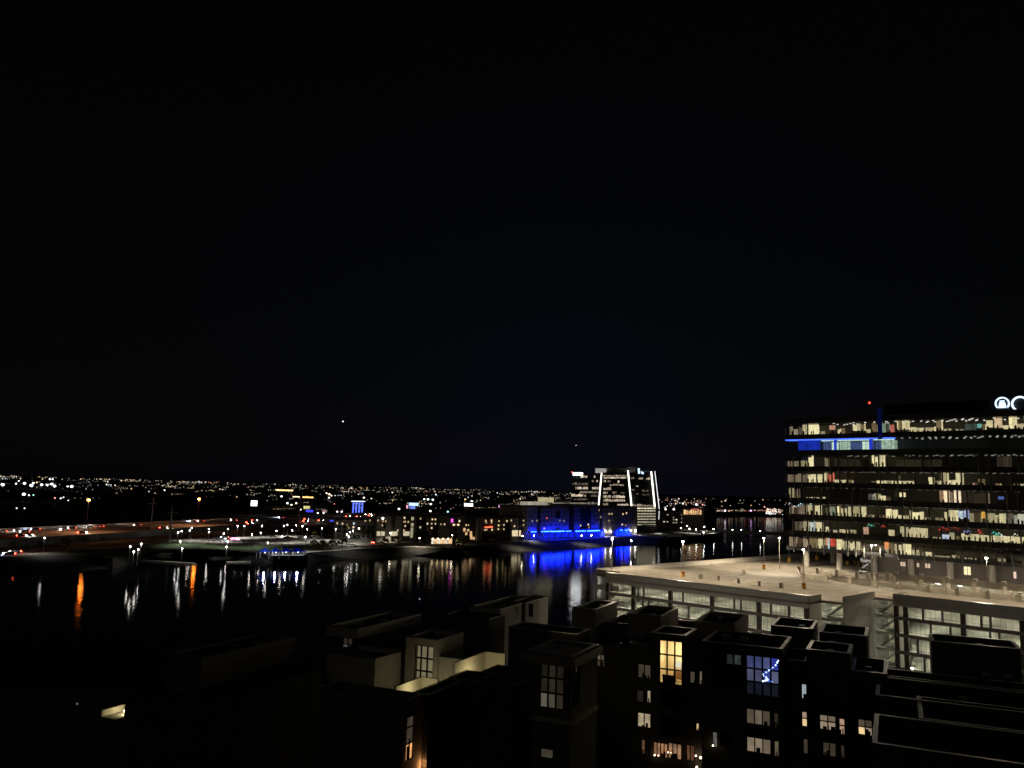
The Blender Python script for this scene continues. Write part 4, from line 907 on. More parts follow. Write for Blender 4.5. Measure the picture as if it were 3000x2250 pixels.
house('recessed dark window bay beneath the cantilevered cream roof', z=21.88, wid=3.9, dep=11, m_='dark', ab=(a1 - .1, b0 + 2.6), front=[((1003, 1866, 1031, 1911), 2, 2, {(0, 0): lit((.8, .85, .8), .09), 'all': lit(TAN, .025)})], cop=False)
house('small dark box roof between the long cream roof and the lake', FR=(1434, 1815), z=23.0, wid=7.0, dep=4.8, m_='dark')
house('cream condo roof at the water edge with round roof vents', FR=(1467, 1785), z=23.0, wid=5.0, dep=15, m_='white')
house('grey end wall with narrow door slots at the water edge', FR=(1540, 1767), z=23.0, wid=2.6, dep=9, m_='stucco', front=[(R5(1515, 190, 1550, 296), 1, 1, DK)])
house('low wide dark condo roof in the middle of the group', FR=(1693, 1859), z=22.4, wid=9.4, dep=4.5, m_='dark')
house('black condo mass below the long cream roof', z=20.0, wid=11, dep=16, m_='dark', ab=(-57.0, 59.5), cop=False)
house('dark condo at the bottom with a small lit skylight', FR=(1520, 2120), z=16.0, wid=10, dep=8, m_='dark')
t_ = thing('skylight', P(*c5(1630, 1405), 16.05), 'small lit skylight box below the corner-window condo', 'skylight')
qk = K.ab(P(*c5(1596, 1440), 15.2))
w = MB(); w.fbox(K, qk[0] + .3, qk[0] + 1.3, qk[1], qk[1] + .3, 15.4, 16.0); w.build('lit_panel', lit((.9, .75, .5), .05), t_)
w = MB(); w.fbox(K, qk[0] - .1, qk[0] + 1.7, qk[1] - .1, qk[1] + 1.6, 16.2, 16.3); w.build('cap', M['roof'], t_)
# air conditioners and pipes on the roofs
for i, (x, y, z_, lab) in enumerate(((2180, 1880, 22.45, 'wide condo roof behind the blue-lit window'), (2130, 1872, 22.45, 'wide condo roof, farther unit'), (1985, 1846, 22.45, 'raised roof over the tall warm window'), (1430, 1990, 20.05, 'dark roof in front of the lit terrace'), (1640, 1908, 22.45, 'overhanging roof of the corner-window condo'), (2440, 1893, 22.45, 'stepped condo roof by the black roofs'), (1120, 1826, 22.45, 'cantilevered cream roof'), (760, 1893, 22.45, 'long roof nearest the picture edge'), (2760, 2130, 19.8, 'nearest black flat roof'), (2850, 2145, 19.8, 'nearest black flat roof, second unit'), (2720, 2010, 19.8, 'farther black flat roof'))):
    q = P(x, y, z_); f_ = Frame((q.x, q.y), K.u, K.w)
    t_ = thing('air_conditioner', q, 'low dark air conditioner on the ' + lab, 'air conditioner', 'rooftop air conditioners')
    w = MB(); w.fbox(f_, -.45, .45, -.45, .45, z_, z_ + .5); w.build('casing', M['steel'], t_)
    w = MB(); w.tube((q.x, q.y, z_ + .502), (q.x, q.y, z_ + .56), .34, n=12); w.build('fan_grille', M['frame'], t_)
    w = MB(); w.fbox(f_, .47, 2.2, -.05, .05, z_ + .02, z_ + .12); w.build('pipe', M['steel'], t_)
# curved lamp on a roof
q = P(*c5(755, 395), 22.4)
t_ = thing('curved_lamp', q, 'thin curved gooseneck roof lamp behind the cream condo box', 'lamp')
w = MB(); base = q; pr_ = None
for i in range(9):
    t = i / 8; pt = q + Vector((-1.55 * t ** 2.2 * 1.3, 0, 3.6 * math.sin(t * math.pi / 2)))
    if pr_ is not None: w.tube(pr_, pt, .03, n=5)
    pr_ = pt
w.build('gooseneck', M['steel'], t_)
w = MB(); w.ball(pr_, .11, 8, 5); w.build('bulb', emit((.85, .92, 1), .25), t_)
q = P(226, 2062, 14)
t_ = thing('garden_light', q, 'faint white garden light in the dark bottom corner', 'lamp')
w = MB(); w.ball(q, .12, 8, 5); w.build('globe', emit(PURE, .12), t_)
w = MB(); w.tube(q - Vector((0, 0, 1.2)), q - Vector((0, 0, .1)), .03, n=6); w.build('post', M['pole'], t_)
# black flat-roofed building at the right with three parapeted roofs
rb0 = K.ab(P(2556, 2178, 20.5))
def sec(label, x0, y0, x1, y1, wid, z=20.5):
    a, b = K.ab(P(x0, y0, z)); a2, bb = K.ab(P(x1, y1, z))
    return house(label, z=z, wid=wid, dep=max(2, bb - b), m_='dark', ab=(a + wid, b), name='flat_roofed_building', para=.7)
sec('nearest black flat roof with pale parapet edges in the bottom corner', 2556, 2178, 2560, 2092, 26)
q = K.ab(P(2694, 2108, 20.5))
sec('middle black flat roof with a notched corner and pale parapet', 2694, 2106, 2680, 2040, 14, 20.4)
sec('farther black flat roof with a long pale left parapet', 2566, 2037, 2569, 1982, 22, 20.5)
sec('farthest low black flat roof below the garage hedge', 2569, 1978, 2568, 1956, 20, 20.45)
house('dark box building with sloping roof edge before the garage bays', FR=(2990, 1903), z=23.0, wid=9.4, dep=6.4, m_='dark')
for i, (x, y) in enumerate(((2888, 1975), (2952, 1982))):
    q = P(x, y, 21.4); t_ = thing('roof_hatch', q, '%s small pale hatch standing on the farther black roof' % ('left' if i == 0 else 'right'), 'roof hatch', 'roof hatches')
    f_ = Frame((q.x, q.y), K.u, K.w); w = MB(); w.fbox(f_, -.25, .25, -.6, .6, 20.0, 21.4); w.build('box', M['dark'], t_)
    w = MB(); w.fbox(f_, -.3, .3, -.65, .65, 21.402, 21.5); w.build('lid', M['white'], t_)

# unseen lamps added between condos and garage to light fascia and walls
for i, (a, b) in enumerate(((6, -9), (22, -9), (38, -9), (62, 8), (80, 8), (14, -26), (30, -26), (46, -26))):
    q = G.pt(a, b, 3.0)
    t_ = thing('street_or_added_lamp', q, '%s unseen added lamp between the condo houses and the garage front' % nth(i), 'lamp', 'unseen added lamps below the garage')
    w = MB(); w.tube(q, q + Vector((0, 0, 8.0)), .09, .06, 8); w.build('pole', M['pole'], t_)  # pole, head and lens of the unseen added lamp
    w = MB(); w.fbox(Frame((q.x, q.y), G.u, G.w), -.15, .15, -.1, .7, 11.0, 11.15); hd = w.build('lamp_head', M['pole'], t_)
    w = MB(); w.ball((q.x, q.y, 10.85), .22, 8, 5, .7); w.build('lens', emit((1, .88, .7), 20), hd)
    ld = bpy.data.lights.new('lamp_light', 'POINT'); ld.energy = 420 if i < 5 else 2200; ld.color = (1, .9, .74); ld.shadow_soft_size = .25
    lo = bpy.data.objects.new('lamp_light', ld); COL.objects.link(lo); lo.parent = t_; lo.location = (0, 0, 7.4)
hq = [P(x, 1930 + i * 2, 4) for i, x in enumerate((2560, 2590, 2620, 2650, 2680, 2710))]

# ================================================================== the far bank
# ---- trees: a trunk with limbs and a crown of small leaf clumps (three shared shapes)
def tree_meshes(seed, h=7.0, rad=3.2, leaf='leaf', nclump=26, palm=False):
    rr = random.Random(seed)
    tr = MB(); tr.tube((0, 0, 0), (rr.uniform(-.2, .2), rr.uniform(-.2, .2), h * .45), .22, .13, 7)
    cr = MB()
    for i in range(5):
        t = i * 1.26 + rr.random(); tr.tube((0, 0, h * .4), (math.cos(t) * rad * .55, math.sin(t) * rad * .55, h * rr.uniform(.58, .8)), .1, .04, 5)
    for c in range(nclump):
        t = rr.uniform(0, 6.283); ph = math.acos(rr.uniform(-.55, 1)); k = rad * rr.uniform(.45, 1.0) ** .6
        cc = Vector((math.sin(ph) * math.cos(t) * k, math.sin(ph) * math.sin(t) * k, h * .64 + math.cos(ph) * k * .72))
        cs = rr.uniform(.5, 1.0) * rad * .34
        for j in range(15):
            d = Vector((rr.gauss(0, 1), rr.gauss(0, 1), rr.gauss(0, .8))).normalized() * cs * rr.uniform(.4, 1)
            p = cc + d; s_ = rr.uniform(.22, .42); x = Vector((rr.gauss(0, 1), rr.gauss(0, 1), rr.gauss(0, 1))).normalized(); y = x.orthogonal().normalized()
            cr.face([p - x * s_ - y * s_ * .5, p + x * s_ - y * s_ * .5, p + x * s_ * .6 + y * s_ * .7, p - x * s_ * .6 + y * s_ * .7])
    return tr.mesh('trunk', M['bark']), cr.mesh('crown', M[leaf])
TREES = {'dark': [tree_meshes(s, leaf='leaf') for s in (1, 2, 3)], 'lit': [tree_meshes(s, leaf='leaf_lit', nclump=20) for s in (4, 5)], 'bush': [tree_meshes(s, h=3.0, rad=2.2, leaf='leaf_lit', nclump=16) for s in (6, 7)]}
def tree(px, py_top, py_base, kind, label, z=ZL, wide=1.0, group='trees on the far bank'):
    q = P(px, py_base, z); h = (py_base - py_top) / FPX * q.y
    base_h = {'dark': 9.3, 'lit': 9.3, 'bush': 4.2}[kind]
    t_ = thing('tree' if kind != 'bush' else 'shrub', q, label, 'tree' if kind != 'bush' else 'shrub', group, rz=RND.uniform(0, 6))
    tr, cr = RND.choice(TREES[kind]); s_ = h / base_h
    inst('trunk', tr, t_, sc=(s_, s_, s_)); inst('crown', cr, t_, sc=(s_ * wide, s_ * wide, s_))
for a in [
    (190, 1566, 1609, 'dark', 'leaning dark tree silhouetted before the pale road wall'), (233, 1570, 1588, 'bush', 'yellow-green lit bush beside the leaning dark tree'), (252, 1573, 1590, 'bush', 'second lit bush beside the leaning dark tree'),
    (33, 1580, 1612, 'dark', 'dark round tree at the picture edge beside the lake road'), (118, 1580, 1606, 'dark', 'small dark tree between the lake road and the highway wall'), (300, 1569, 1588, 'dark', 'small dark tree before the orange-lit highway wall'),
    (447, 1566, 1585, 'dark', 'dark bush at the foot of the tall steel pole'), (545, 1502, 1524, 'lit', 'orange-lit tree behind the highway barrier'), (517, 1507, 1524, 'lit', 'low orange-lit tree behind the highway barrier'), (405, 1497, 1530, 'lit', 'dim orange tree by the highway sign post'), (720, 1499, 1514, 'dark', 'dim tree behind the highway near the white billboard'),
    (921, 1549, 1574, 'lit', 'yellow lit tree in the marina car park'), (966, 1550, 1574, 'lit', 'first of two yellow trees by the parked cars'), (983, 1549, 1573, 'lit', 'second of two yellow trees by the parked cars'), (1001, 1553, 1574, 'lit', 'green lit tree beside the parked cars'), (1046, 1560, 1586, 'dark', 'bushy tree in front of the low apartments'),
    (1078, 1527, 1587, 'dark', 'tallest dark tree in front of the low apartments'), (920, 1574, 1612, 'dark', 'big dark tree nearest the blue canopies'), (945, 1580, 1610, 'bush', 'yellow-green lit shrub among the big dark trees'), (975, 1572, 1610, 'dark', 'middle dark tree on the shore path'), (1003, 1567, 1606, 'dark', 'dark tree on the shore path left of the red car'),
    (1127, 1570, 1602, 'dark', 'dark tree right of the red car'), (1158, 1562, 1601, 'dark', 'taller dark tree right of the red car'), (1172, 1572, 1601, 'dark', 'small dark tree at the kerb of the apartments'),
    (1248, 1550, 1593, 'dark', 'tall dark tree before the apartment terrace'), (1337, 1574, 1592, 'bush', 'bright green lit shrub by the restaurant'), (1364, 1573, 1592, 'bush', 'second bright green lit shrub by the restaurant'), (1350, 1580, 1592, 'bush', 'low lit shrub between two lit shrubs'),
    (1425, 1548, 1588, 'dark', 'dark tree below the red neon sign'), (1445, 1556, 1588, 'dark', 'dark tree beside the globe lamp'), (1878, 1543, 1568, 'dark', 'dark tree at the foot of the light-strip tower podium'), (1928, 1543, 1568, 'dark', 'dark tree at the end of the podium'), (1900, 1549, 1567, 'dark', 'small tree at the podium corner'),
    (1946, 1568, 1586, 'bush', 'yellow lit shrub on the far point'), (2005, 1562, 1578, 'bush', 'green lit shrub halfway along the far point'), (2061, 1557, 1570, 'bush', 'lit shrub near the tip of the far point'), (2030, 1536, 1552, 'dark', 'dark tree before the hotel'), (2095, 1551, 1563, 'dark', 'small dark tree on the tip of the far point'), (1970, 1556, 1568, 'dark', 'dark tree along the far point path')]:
    tree(*a)

# ---- street lamps on the far bank
def lamp(px, py, label, group, z=11.0, col=PURE, s=34.0, r=.42, ground=ZL, pw=3800):
    q = P(px, py, z); base = Vector((q.x, q.y, ground))
    t_ = thing('street_or_added_lamp', base, label, 'lamp', group)
    w = MB(); w.tube(base, q - Vector((0, 0, .3)), .11, .07, 6); w.build('pole', M['pole'], t_)
    w = MB(); w.ball(q, r, 8, 5, .8); w.build('globe', emit(col, s), t_)
    ld = bpy.data.lights.new('lamp_light', 'SPOT'); ld.energy = pw; ld.color = col; ld.spot_size = math.radians(150); ld.spot_blend = .6; ld.shadow_soft_size = .2
    lo = bpy.data.objects.new('lamp_light', ld); COL.objects.link(lo); lo.parent = t_; lo.location = (0, 0, q.z - ground - r - .05)
    return t_
MAR = [(131, 1576), (382, 1601), (392, 1616), (405, 1610), (414, 1593), (522, 1560), (528, 1586), (532, 1556), (534, 1607), (556, 1554), (562, 1546), (612, 1550), (613, 1559), (656, 1563), (664, 1602), (667, 1586), (668, 1550), (696, 1541), (716, 1541), (738, 1566), (764, 1561), (768, 1540), (785, 1590), (810, 1555), (827, 1571), (832, 1540), (842, 1537), (856, 1554), (868, 1539), (886, 1541), (895, 1573), (900, 1551), (943, 1548), (984, 1550), (1017, 1565), (1022, 1572), (1025, 1559), (1034, 1555), (1051, 1548)]
for i, (x, y) in enumerate(MAR): lamp(x, y, '%s white pole lamp from the left around the marina car park' % nth(i), 'marina lamps', z=10.5 if y > 1580 else 11.5, s=30, r=.28)
APT = [(1108, 1549), (1144, 1562), (1196, 1559), (1230, 1576), (1259, 1558), (1300, 1559), (1325, 1568), (1361, 1552), (1446, 1562), (1470, 1561), (1524, 1501), (1531, 1570)]
for i, (x, y) in enumerate(APT): lamp(x, y, '%s lamp from the left along the apartment frontage' % nth(i), 'apartment frontage lamps', z=9.5, col=(1, .9, .68) if i not in (5, 7) else (1, .65, .5), s=34, r=.34, pw=9000)
BLU = [(1541, 1561), (1565, 1569), (1704, 1569), (1733, 1569), (1789, 1558), (1849, 1583), (1853, 1553), (1862, 1553)]
for i, (x, y) in enumerate(BLU): lamp(x, y, '%s white lamp from the left below the blue-lit building' % nth(i), 'promenade lamps', z=8.0, s=62, r=.34, col=(1, .95, .9))
PTL = [(1927, 1550), (1995, 1547), (2013, 1541), (2020, 1549), (2040, 1551), (2061, 1560), (2063, 1544), (2091, 1550)]
for i, (x, y) in enumerate(PTL): lamp(x, y, '%s small lamp from the left on the far point' % nth(i), 'lamps on the far point', z=8.0, s=60, r=.36)
for i, (x, y) in enumerate(((2146, 1552), (2172, 1552), (2227, 1556))): lamp(x, y, '%s lamp from the left along the lake weir bridge' % nth(i), 'bridge lamps', z=7.5, ground=5.0, s=22, r=.4, pw=900)
for i, (x, y) in enumerate(((260, 1465), (583, 1462))):
    q = P(x, y, 26.0); base = Vector((q.x, q.y, ZL))
    t_ = thing('high_mast_lamp', base, 'tall amber highway lamp at the %s end of the highway curve' % ('near' if i == 0 else 'far'), 'lamp', 'amber highway lamps')
    w = MB(); w.tube(base, q, .25, .14, 8); w.build('pole', M['frame'], t_)
    w = MB(); w.ball(q, .95, 8, 5, .6); w.build('globe', emit((1, .22, .025), 85), t_)
    ld = bpy.data.lights.new('mast_light', 'SPOT'); ld.energy = 17000; ld.color = (1, .44, .2); ld.spot_size = math.radians(160); ld.spot_blend = .5; ld.shadow_soft_size = .5
    lo = bpy.data.objects.new('mast_light', ld); COL.objects.link(lo); lo.parent = t_; lo.location = (0, 0, q.z - ZL - .8)

# ---- highway on its embankment
ZH = 7.0
HL = [(-60, 1560), (100, 1551), (400, 1537), (600, 1526), (800, 1518), (945, 1510), (1071, 1505), (1350, 1508)]
HR = [(-60, 1590), (100, 1580), (400, 1561), (600, 1546), (800, 1534), (945, 1524), (1071, 1517), (1350, 1514)]
ribbon('highway', HL, HR, ZH, M['conc'], 'elevated highway curving away behind the marina', 'road', 0.6)
def barrier(name, pts, h, label, m_, z=ZH, drop=0.0, mm=None):
    t_ = thing(name, P(*pts[0], z), label, 'wall')
    Q = [P(*p, z) for p in pts]
    for a, b in zip(Q, Q[1:]):
        n_ = max(1, int((b - a).length / 60))
        for i in range(n_):
            p, q = a.lerp(b, i / n_), a.lerp(b, (i + 1) / n_); d = (q - p).normalized(); s_ = Vector((-d.y, d.x, 0)) * .25; q = q - d * .12
            w = MB(); w.hexa([p - s_ - Vector((0, 0, drop)), q - s_ - Vector((0, 0, drop)), q + s_ - Vector((0, 0, drop)), p + s_ - Vector((0, 0, drop))], [p - s_ + Vector((0, 0, h)), q - s_ + Vector((0, 0, h)), q + s_ + Vector((0, 0, h)), p + s_ + Vector((0, 0, h))])
            w.build('panel', M[m_], t_)
barrier('highway_barrier', HL, 1.6, 'pale barrier along the far side of the highway', 'conc', drop=.6)
barrier('retaining_wall', HR, .9, 'amber-lit retaining wall below the near side of the highway', 'conc', drop=4.0)
barrier('median_barrier', [((a[0] + b[0]) / 2, a[1] * .62 + b[1] * .38) for a, b in zip(HL, HR)], .8, 'low median barrier along the highway', 'conc')
for i, (x0, y0, x1, y1, r, c_) in enumerate(((452, 1458, 441, 1568, .55, 'pale steel power pole with a cross arm by the highway'), (502, 1482, 496, 1590, .6, 'dark power pole in front of the highway'), (368, 1490, 364, 1532, .3, 'slim pole behind the highway'), (545, 1484, 542, 1523, .3, 'slim pole by the amber-lit trees'), (881, 1458, 875, 1556, .6, 'tall pale power pole in the marina car park'), (798, 1482, 797, 1514, .3, 'slim pole behind the highway near the billboard'), (1230, 1460, 1229, 1505, .35, 'slim pole behind the low apartments'), (1268, 1466, 1269, 1505, .3, 'second slim pole behind the low apartments'), (1470, 1457, 1469, 1563, .2, 'slim flagpole-like mast before the apartments'))):
    q = P(x1, y1, ZL); p = PD(x0, y0, q.y)
    t_ = thing('utility_pole', q, c_, 'pole', 'poles beyond the lake')
    w = MB(); w.tube(q, (q.x, q.y, p.z), r, r * .6, 8); w.build('shaft', M['steel' if i in (0, 4) else 'pole'], t_)
    if r > .5:
        w = MB(); w.box(q.x - 3, q.x + 3, q.y - .15, q.y + .15, p.z - 4, p.z - 3.7); w.build('cross_arm', M['steel'], t_)

# ---- cars
def car_proto(paint, front, rear):
    t_ = thing('car', (0, 0, -500), 'proto', 'car')
    def hull(pr, hw):
        w = MB(); n_ = len(pr)
        L = [Vector((x, -hw, z)) for x, z in pr]; R_ = [Vector((x, hw, z)) for x, z in pr]
        w.v += L + R_; w.f.append(tuple(range(n_))); w.f.append(tuple(range(2 * n_ - 1, n_ - 1, -1))); w.mi += [0, 0]
        for i in range(n_): w.f.append((i, n_ + i, n_ + (i + 1) % n_, (i + 1) % n_)); w.mi.append(0)
        return w
    def child(w, name, m_):
        me = w.mesh(name, m_); return inst(name, me, t_)
    child(hull([(-2.2, .35), (-2.25, .75), (-2.1, .92), (-1.1, .98), (1.0, .95), (2.1, .8), (2.25, .6), (2.2, .35)], .88), 'body', paint)
    child(hull([(-1.75, .95), (-1.25, 1.42), (.25, 1.46), (1.05, .95)], .74), 'cabin', M['darkglass'])
    for x in (-1.35, 1.35):
        for y in (-.86, .86):
            w = MB(); w.tube((x, y - .1, .33), (x, y + .1, .33), .33, n=10); child(w, 'wheel', M['tyre'])
    for y in (-.62, .62):
        w = MB(); w.box(2.2, 2.3, y - .26, y + .26, .52, .82); child(w, 'headlight', front)
        w = MB(); w.box(-2.3, -2.2, y - .26, y + .26, .58, .86); child(w, 'taillight', rear)
    return t_
OFFW = emit(PURE, .02)
HW_ = emit((1, .95, .85), 240.0); RW_ = emit((1, .06, .03), 60.0); OFF_R = emit((1, .06, .03), .05)
protos = {('d', 1): car_proto(M['card'], HW_, RW_), ('w', 1): car_proto(M['carw'], HW_, RW_), ('s', 1): car_proto(M['cars'], HW_, RW_), ('d', 0): car_proto(M['card'], OFFW, OFF_R), ('w', 0): car_proto(M['carw'], OFFW, OFF_R), ('s', 0): car_proto(M['cars'], OFFW, OFF_R), ('r', 1): car_proto(M['carr'], OFFW, RW_), ('b', 1): car_proto(M['card'], emit((.55, .7, 1), 260.0), RW_)}
used = set()
def car(px, py, z, head, key, label, group):
    q = P(px, py, z); k = key
    o = copy_tree(protos[k])
    o.location = q; o.rotation_euler = (0, 0, math.radians(head)); o['label'] = label; o['group'] = group; o['category'] = 'car'
    return o
ON = [(6, 1557, 'w'), (54, 1556, 'w'), (72, 1558, 's'), (104, 1551, 'b'), (190, 1551, 'w'), (210, 1547, 'b'), (264, 1545, 's'), (281, 1543, 'w'), (292, 1542, 's'), (402, 1538, 'w'), (565, 1527, 'b'), (587, 1526, 's'), (685, 1524, 'w'), (822, 1516, 'b'), (1075, 1507, 's'), (1091, 1507, 'w')]
for i, (x, y, c_) in enumerate(ON): car(x, y + 2, ZH, 215 + (i % 3) * 4 if x < 700 else 235, (c_ if c_ != 's' else 's', 1), '%s oncoming car with white headlights from the left on the highway' % nth(i), 'oncoming highway cars')
AW = [(63, 1571), (82, 1569), (240, 1562), (478, 1547), (728, 1531), (732, 1535), (745, 1525), (897, 1521), (894, 1527), (939, 1525), (1018, 1513), (1050, 1513), (1085, 1511), (1186, 1510), (1226, 1510)]
for i, (x, y) in enumerate(AW): car(x, y + 1.5, ZH, 40 + (i % 3) * 4 if x < 700 else 60, (('d', 's')[i % 2], 1), '%s car showing red tail lights from the left on the highway' % nth(i), 'receding highway cars')
LK = [(27, 1626, 'b', 1, 'car with blue-white headlights on the lake road'), (45, 1619, 'w', 1, 'white car behind the blue-white headlights on the lake road'), (78, 1605, 'd', 0, 'dark parked car beside the highway wall'), (103, 1616, 'd', 0, 'dark car under the leaning tree on the lake road'), (24, 1586, 'w', 1, 'car with white headlights on the ramp below the highway'), (90, 1588, 's', 1, 'second car with white headlights on the ramp below the highway'), (1097, 1592, 'r', 1, 'red car glowing with brake lights by the shore trees'), (658, 1576, 'w', 1, 'white car beside the police cars'), (672, 1582, 'b', 1, 'car with bright headlights in front of the police cars')]
for x, y, c_, on, lab in LK: car(x, y, ZL + .06, 200 if x != 1097 else 75, (c_, on), lab, 'cars on the bank roads')
PK = [(620, 1584, 'w'), (640, 1580, 'd'), (718, 1590, 's'), (736, 1588, 'd'), (800, 1574, 'w'), (815, 1583, 's'), (842, 1578, 'd'), (858, 1580, 'w'), (880, 1578, 's'), (905, 1577, 'd'), (922, 1573, 'w'), (940, 1574, 's'), (958, 1573, 'd'), (972, 1571, 'w'), (1018, 1582, 's'), (1035, 1583, 'w'), (1022, 1602, 'w'), (1034, 1601, 's'), (1120, 1602, 'd'), (1130, 1602, 's')]
for i, (x, y, c_) in enumerate(PK): car(x, y, ZL + .06, 20 + (i % 4) * 11, (c_, 0), '%s unlit parked car from the left in the marina car park' % nth(i), 'parked cars at the marina')
car(2531, 1682, 21.002, 250, ('w', 0), 'white off-road car parked below the stairs sign on the garage roof', 'garage cars')
for o in protos.values():
    for c in list(o.children): bpy.data.objects.remove(c)
    bpy.data.objects.remove(o)
# police lights
for i, (x, y) in enumerate(((679, 1578), (690, 1578), (697, 1580))):
    q = P(x, y, ZL + 1.6); t_ = thing('police_car', (q.x, q.y, ZL), '%s police car from the left flashing red and blue' % nth(i), 'car', 'police cars')
    f_ = Frame((q.x, q.y), (1, .2), (-.2, 1)); w = MB(); w.fbox(f_, -2.3, 2.3, -.9, .9, ZL + .35, ZL + .95); w.build('body', M['carw'], t_)
    w = MB(); w.fbox(f_, -1.4, 1.0, -.8, .8, ZL + .95, ZL + 1.45); w.build('cabin', M['darkglass'], t_)
    for k, c_ in enumerate(((1, .05, .05), (.15, .2, 1), (1, .2, .35))):
        w = MB(); w.fbox(f_, -.9 + .6 * k, -.35 + .6 * k, -.25, .25, ZL + 1.452, ZL + 1.75); w.build('beacon', emit(c_, 28), t_)
    for xw in (-1.4, 1.4):
        for yw in (-.9, .9):
            c_ = f_.xy(xw, yw); w = MB(); w.tube((c_.x, c_.y - .1, ZL + .33), (c_.x, c_.y + .1, ZL + .33), .33, n=8); w.build('wheel', M['tyre'], t_)

# ---- marina: blue canopies, pavilion, docks, boats
for i, (x0, x1, xp, yp) in enumerate(((752, 790, 776, 1604.5), (788, 820, 805, 1604.5), (818, 850, 834, 1603), (848, 890, 866, 1603))):
    q0, q1 = P(x0, 1617, 5.8), P(x1, 1617 - i * .6, 5.8); pk = PD(xp, yp, (q0.y + q1.y) / 2 + 3)
    t_ = thing('canopy', (q0.x, q0.y, ZL), '%s peaked blue fabric canopy from the left over the marina deck' % nth(i), 'canopy', 'blue marina canopies')
    d = 6.0; c = [q0, q1, q1 + Vector((0, d, 0)), q0 + Vector((0, d, 0))]
    w = MB(); th = Vector((0, 0, -.12))
    for a, b in zip(c, c[1:] + c[:1]):
        m1, m2 = a.lerp(pk, .5) - Vector((0, 0, .5)), b.lerp(pk, .5) - Vector((0, 0, .5))
        w.face([a, b, m2, m1]); w.face([m1, m2, pk]); w.face([a + th, m1 + th, m2 + th, b + th]); w.face([m1 + th, pk + th, m2 + th])
    w.build('fabric', M['bluec'], t_)
    for p in c:
        w = MB(); w.tube((p.x, p.y, ZL - 1.7), p, .12, n=6); w.build('post', M['steel'], t_)
    w = MB(); mid = (c[0] + c[2]) / 2; w.ball((mid.x, mid.y, 5.3), .25, 8, 5); w.build('lamp', emit((.85, .92, 1), 6), t_)
    ld = bpy.data.lights.new('canopy_light', 'POINT'); ld.energy = 1100; ld.color = (.85, .92, 1); ld.shadow_soft_size = .3
    lo = bpy.data.objects.new('canopy_light', ld); COL.objects.link(lo); lo.parent = t_; lo.location = Vector((mid.x, mid.y, 5.6)) - Vector(t_.location)
def deckbox(name, x0, y0, x1, y1, z0, z1, m_, label, cat, depth=3.0):
    a, b = P(x0, y0, z1), P(x1, y1, z1); d = (b - a).normalized(); n_ = Vector((-d.y, d.x, 0)) * depth; n_ = n_ if n_.y > 0 else -n_
    t_ = thing(name, (a.x, a.y, z0), label, cat); k = max(1, int((b - a).length / 12))
    for i in range(k):
        p, q = a.lerp(b, i / k), a.lerp(b, (i + 1) / k) - d * .1
        w = MB(); c = [p, q, q + n_, p + n_]; w.hexa([(v.x, v.y, z0) for v in c], [(v.x, v.y, z1) for v in c]); w.build('dock_section', M[m_], t_)
    return t_
deckbox('dock', 405, 1631, 500, 1622, -.2, .6, 'conc', 'pale floating dock running out from the marina lawn', 'dock')
deckbox('dock', 400, 1640, 565, 1650, -.3, .7, 'conc', 'long curved outer jetty of the marina', 'jetty', 2.5)
deckbox('dock', 480, 1618, 640, 1618, -.2, .6, 'conc', 'inner marina quay with moored boats', 'quay', 2.5)
deckbox('dock', 620, 1634, 720, 1630, -.2, .7, 'conc', 'breakwater with pale edge right of the marina mouth', 'jetty', 4)
deckbox('dock', 665, 1645, 735, 1644, -.2, .6, 'conc', 'outer breakwater edge with regular blocks', 'jetty', 1.5)
deckbox('dock', 745, 1626, 890, 1624, -.3, 2.2, 'white', 'long white deck edge under the blue canopies', 'deck', 5)
deckbox('boat_ramp', 895, 1633, 945, 1629, -.3, 1.6, 'conc', 'pale concrete boat ramp right of the canopies', 'ramp', 9)
def boat(px, py, L, label, head):
    q = P(px, py, 0.0); t_ = thing('boat', q, label, 'boat', 'moored boats', rz=math.radians(head))
    w = MB(); hw = L * .17
    b = [(-L / 2, -hw, .1), (L * .2, -hw, .1), (L / 2, 0, .5), (L * .2, hw, .1), (-L / 2, hw, .1)]; tp = [(-L / 2, -hw * 1.2, 1.0), (L * .25, -hw * 1.2, 1.1), (L * .58, 0, 1.4), (L * .25, hw * 1.2, 1.1), (-L / 2, hw * 1.2, 1.0)]
    w.face(b[::-1]); w.face(tp)
    for i in range(5): w.face([b[i], b[(i + 1) % 5], tp[(i + 1) % 5], tp[i]])
    inst('hull', w.mesh('hull', M['white']), t_)
    w = MB(); w.box(-L * .25, L * .12, -hw * .8, hw * .8, 1.0, 2.0); inst('cabin', w.mesh('cabin', M['carw']), t_)
for i, (x, y, L, lab, hd) in enumerate(((425, 1631, 7, 'small white boat at the pale floating dock', 10), (480, 1627, 8, 'white boat at the end of the floating dock', 30), (573, 1621, 7, 'white boat moored at the inner quay by the amber reflection', 0), (608, 1619, 8, 'first of two white boats at the inner quay', 20), (628, 1619, 7, 'second of two white boats at the inner quay', 20), (735, 1628, 8, 'white boat beside the blue canopies', 70), (810, 1640, 8, 'small boat under the white deck edge', 5), (1360, 1622, 6, 'little boat tied to the posts below the restaurant', 10))): boat(x, y, L, lab, hd)
for i, x in enumerate((1338, 1343, 1348, 1356)):
    q = P(x, 1614, 0.5); t_ = thing('mooring_post', q, '%s mooring post from the left below the restaurant terrace' % nth(i), 'post', 'mooring posts')
    w = MB(); w.tube((q.x, q.y, -.5), (q.x, q.y, 5.5), .22, n=8); w.build('pile', M['wood'], t_); w = MB(); w.tube((q.x, q.y, 5.5), (q.x, q.y, 5.8), .3, .1, 8); w.build('cap', M['steel'], t_)
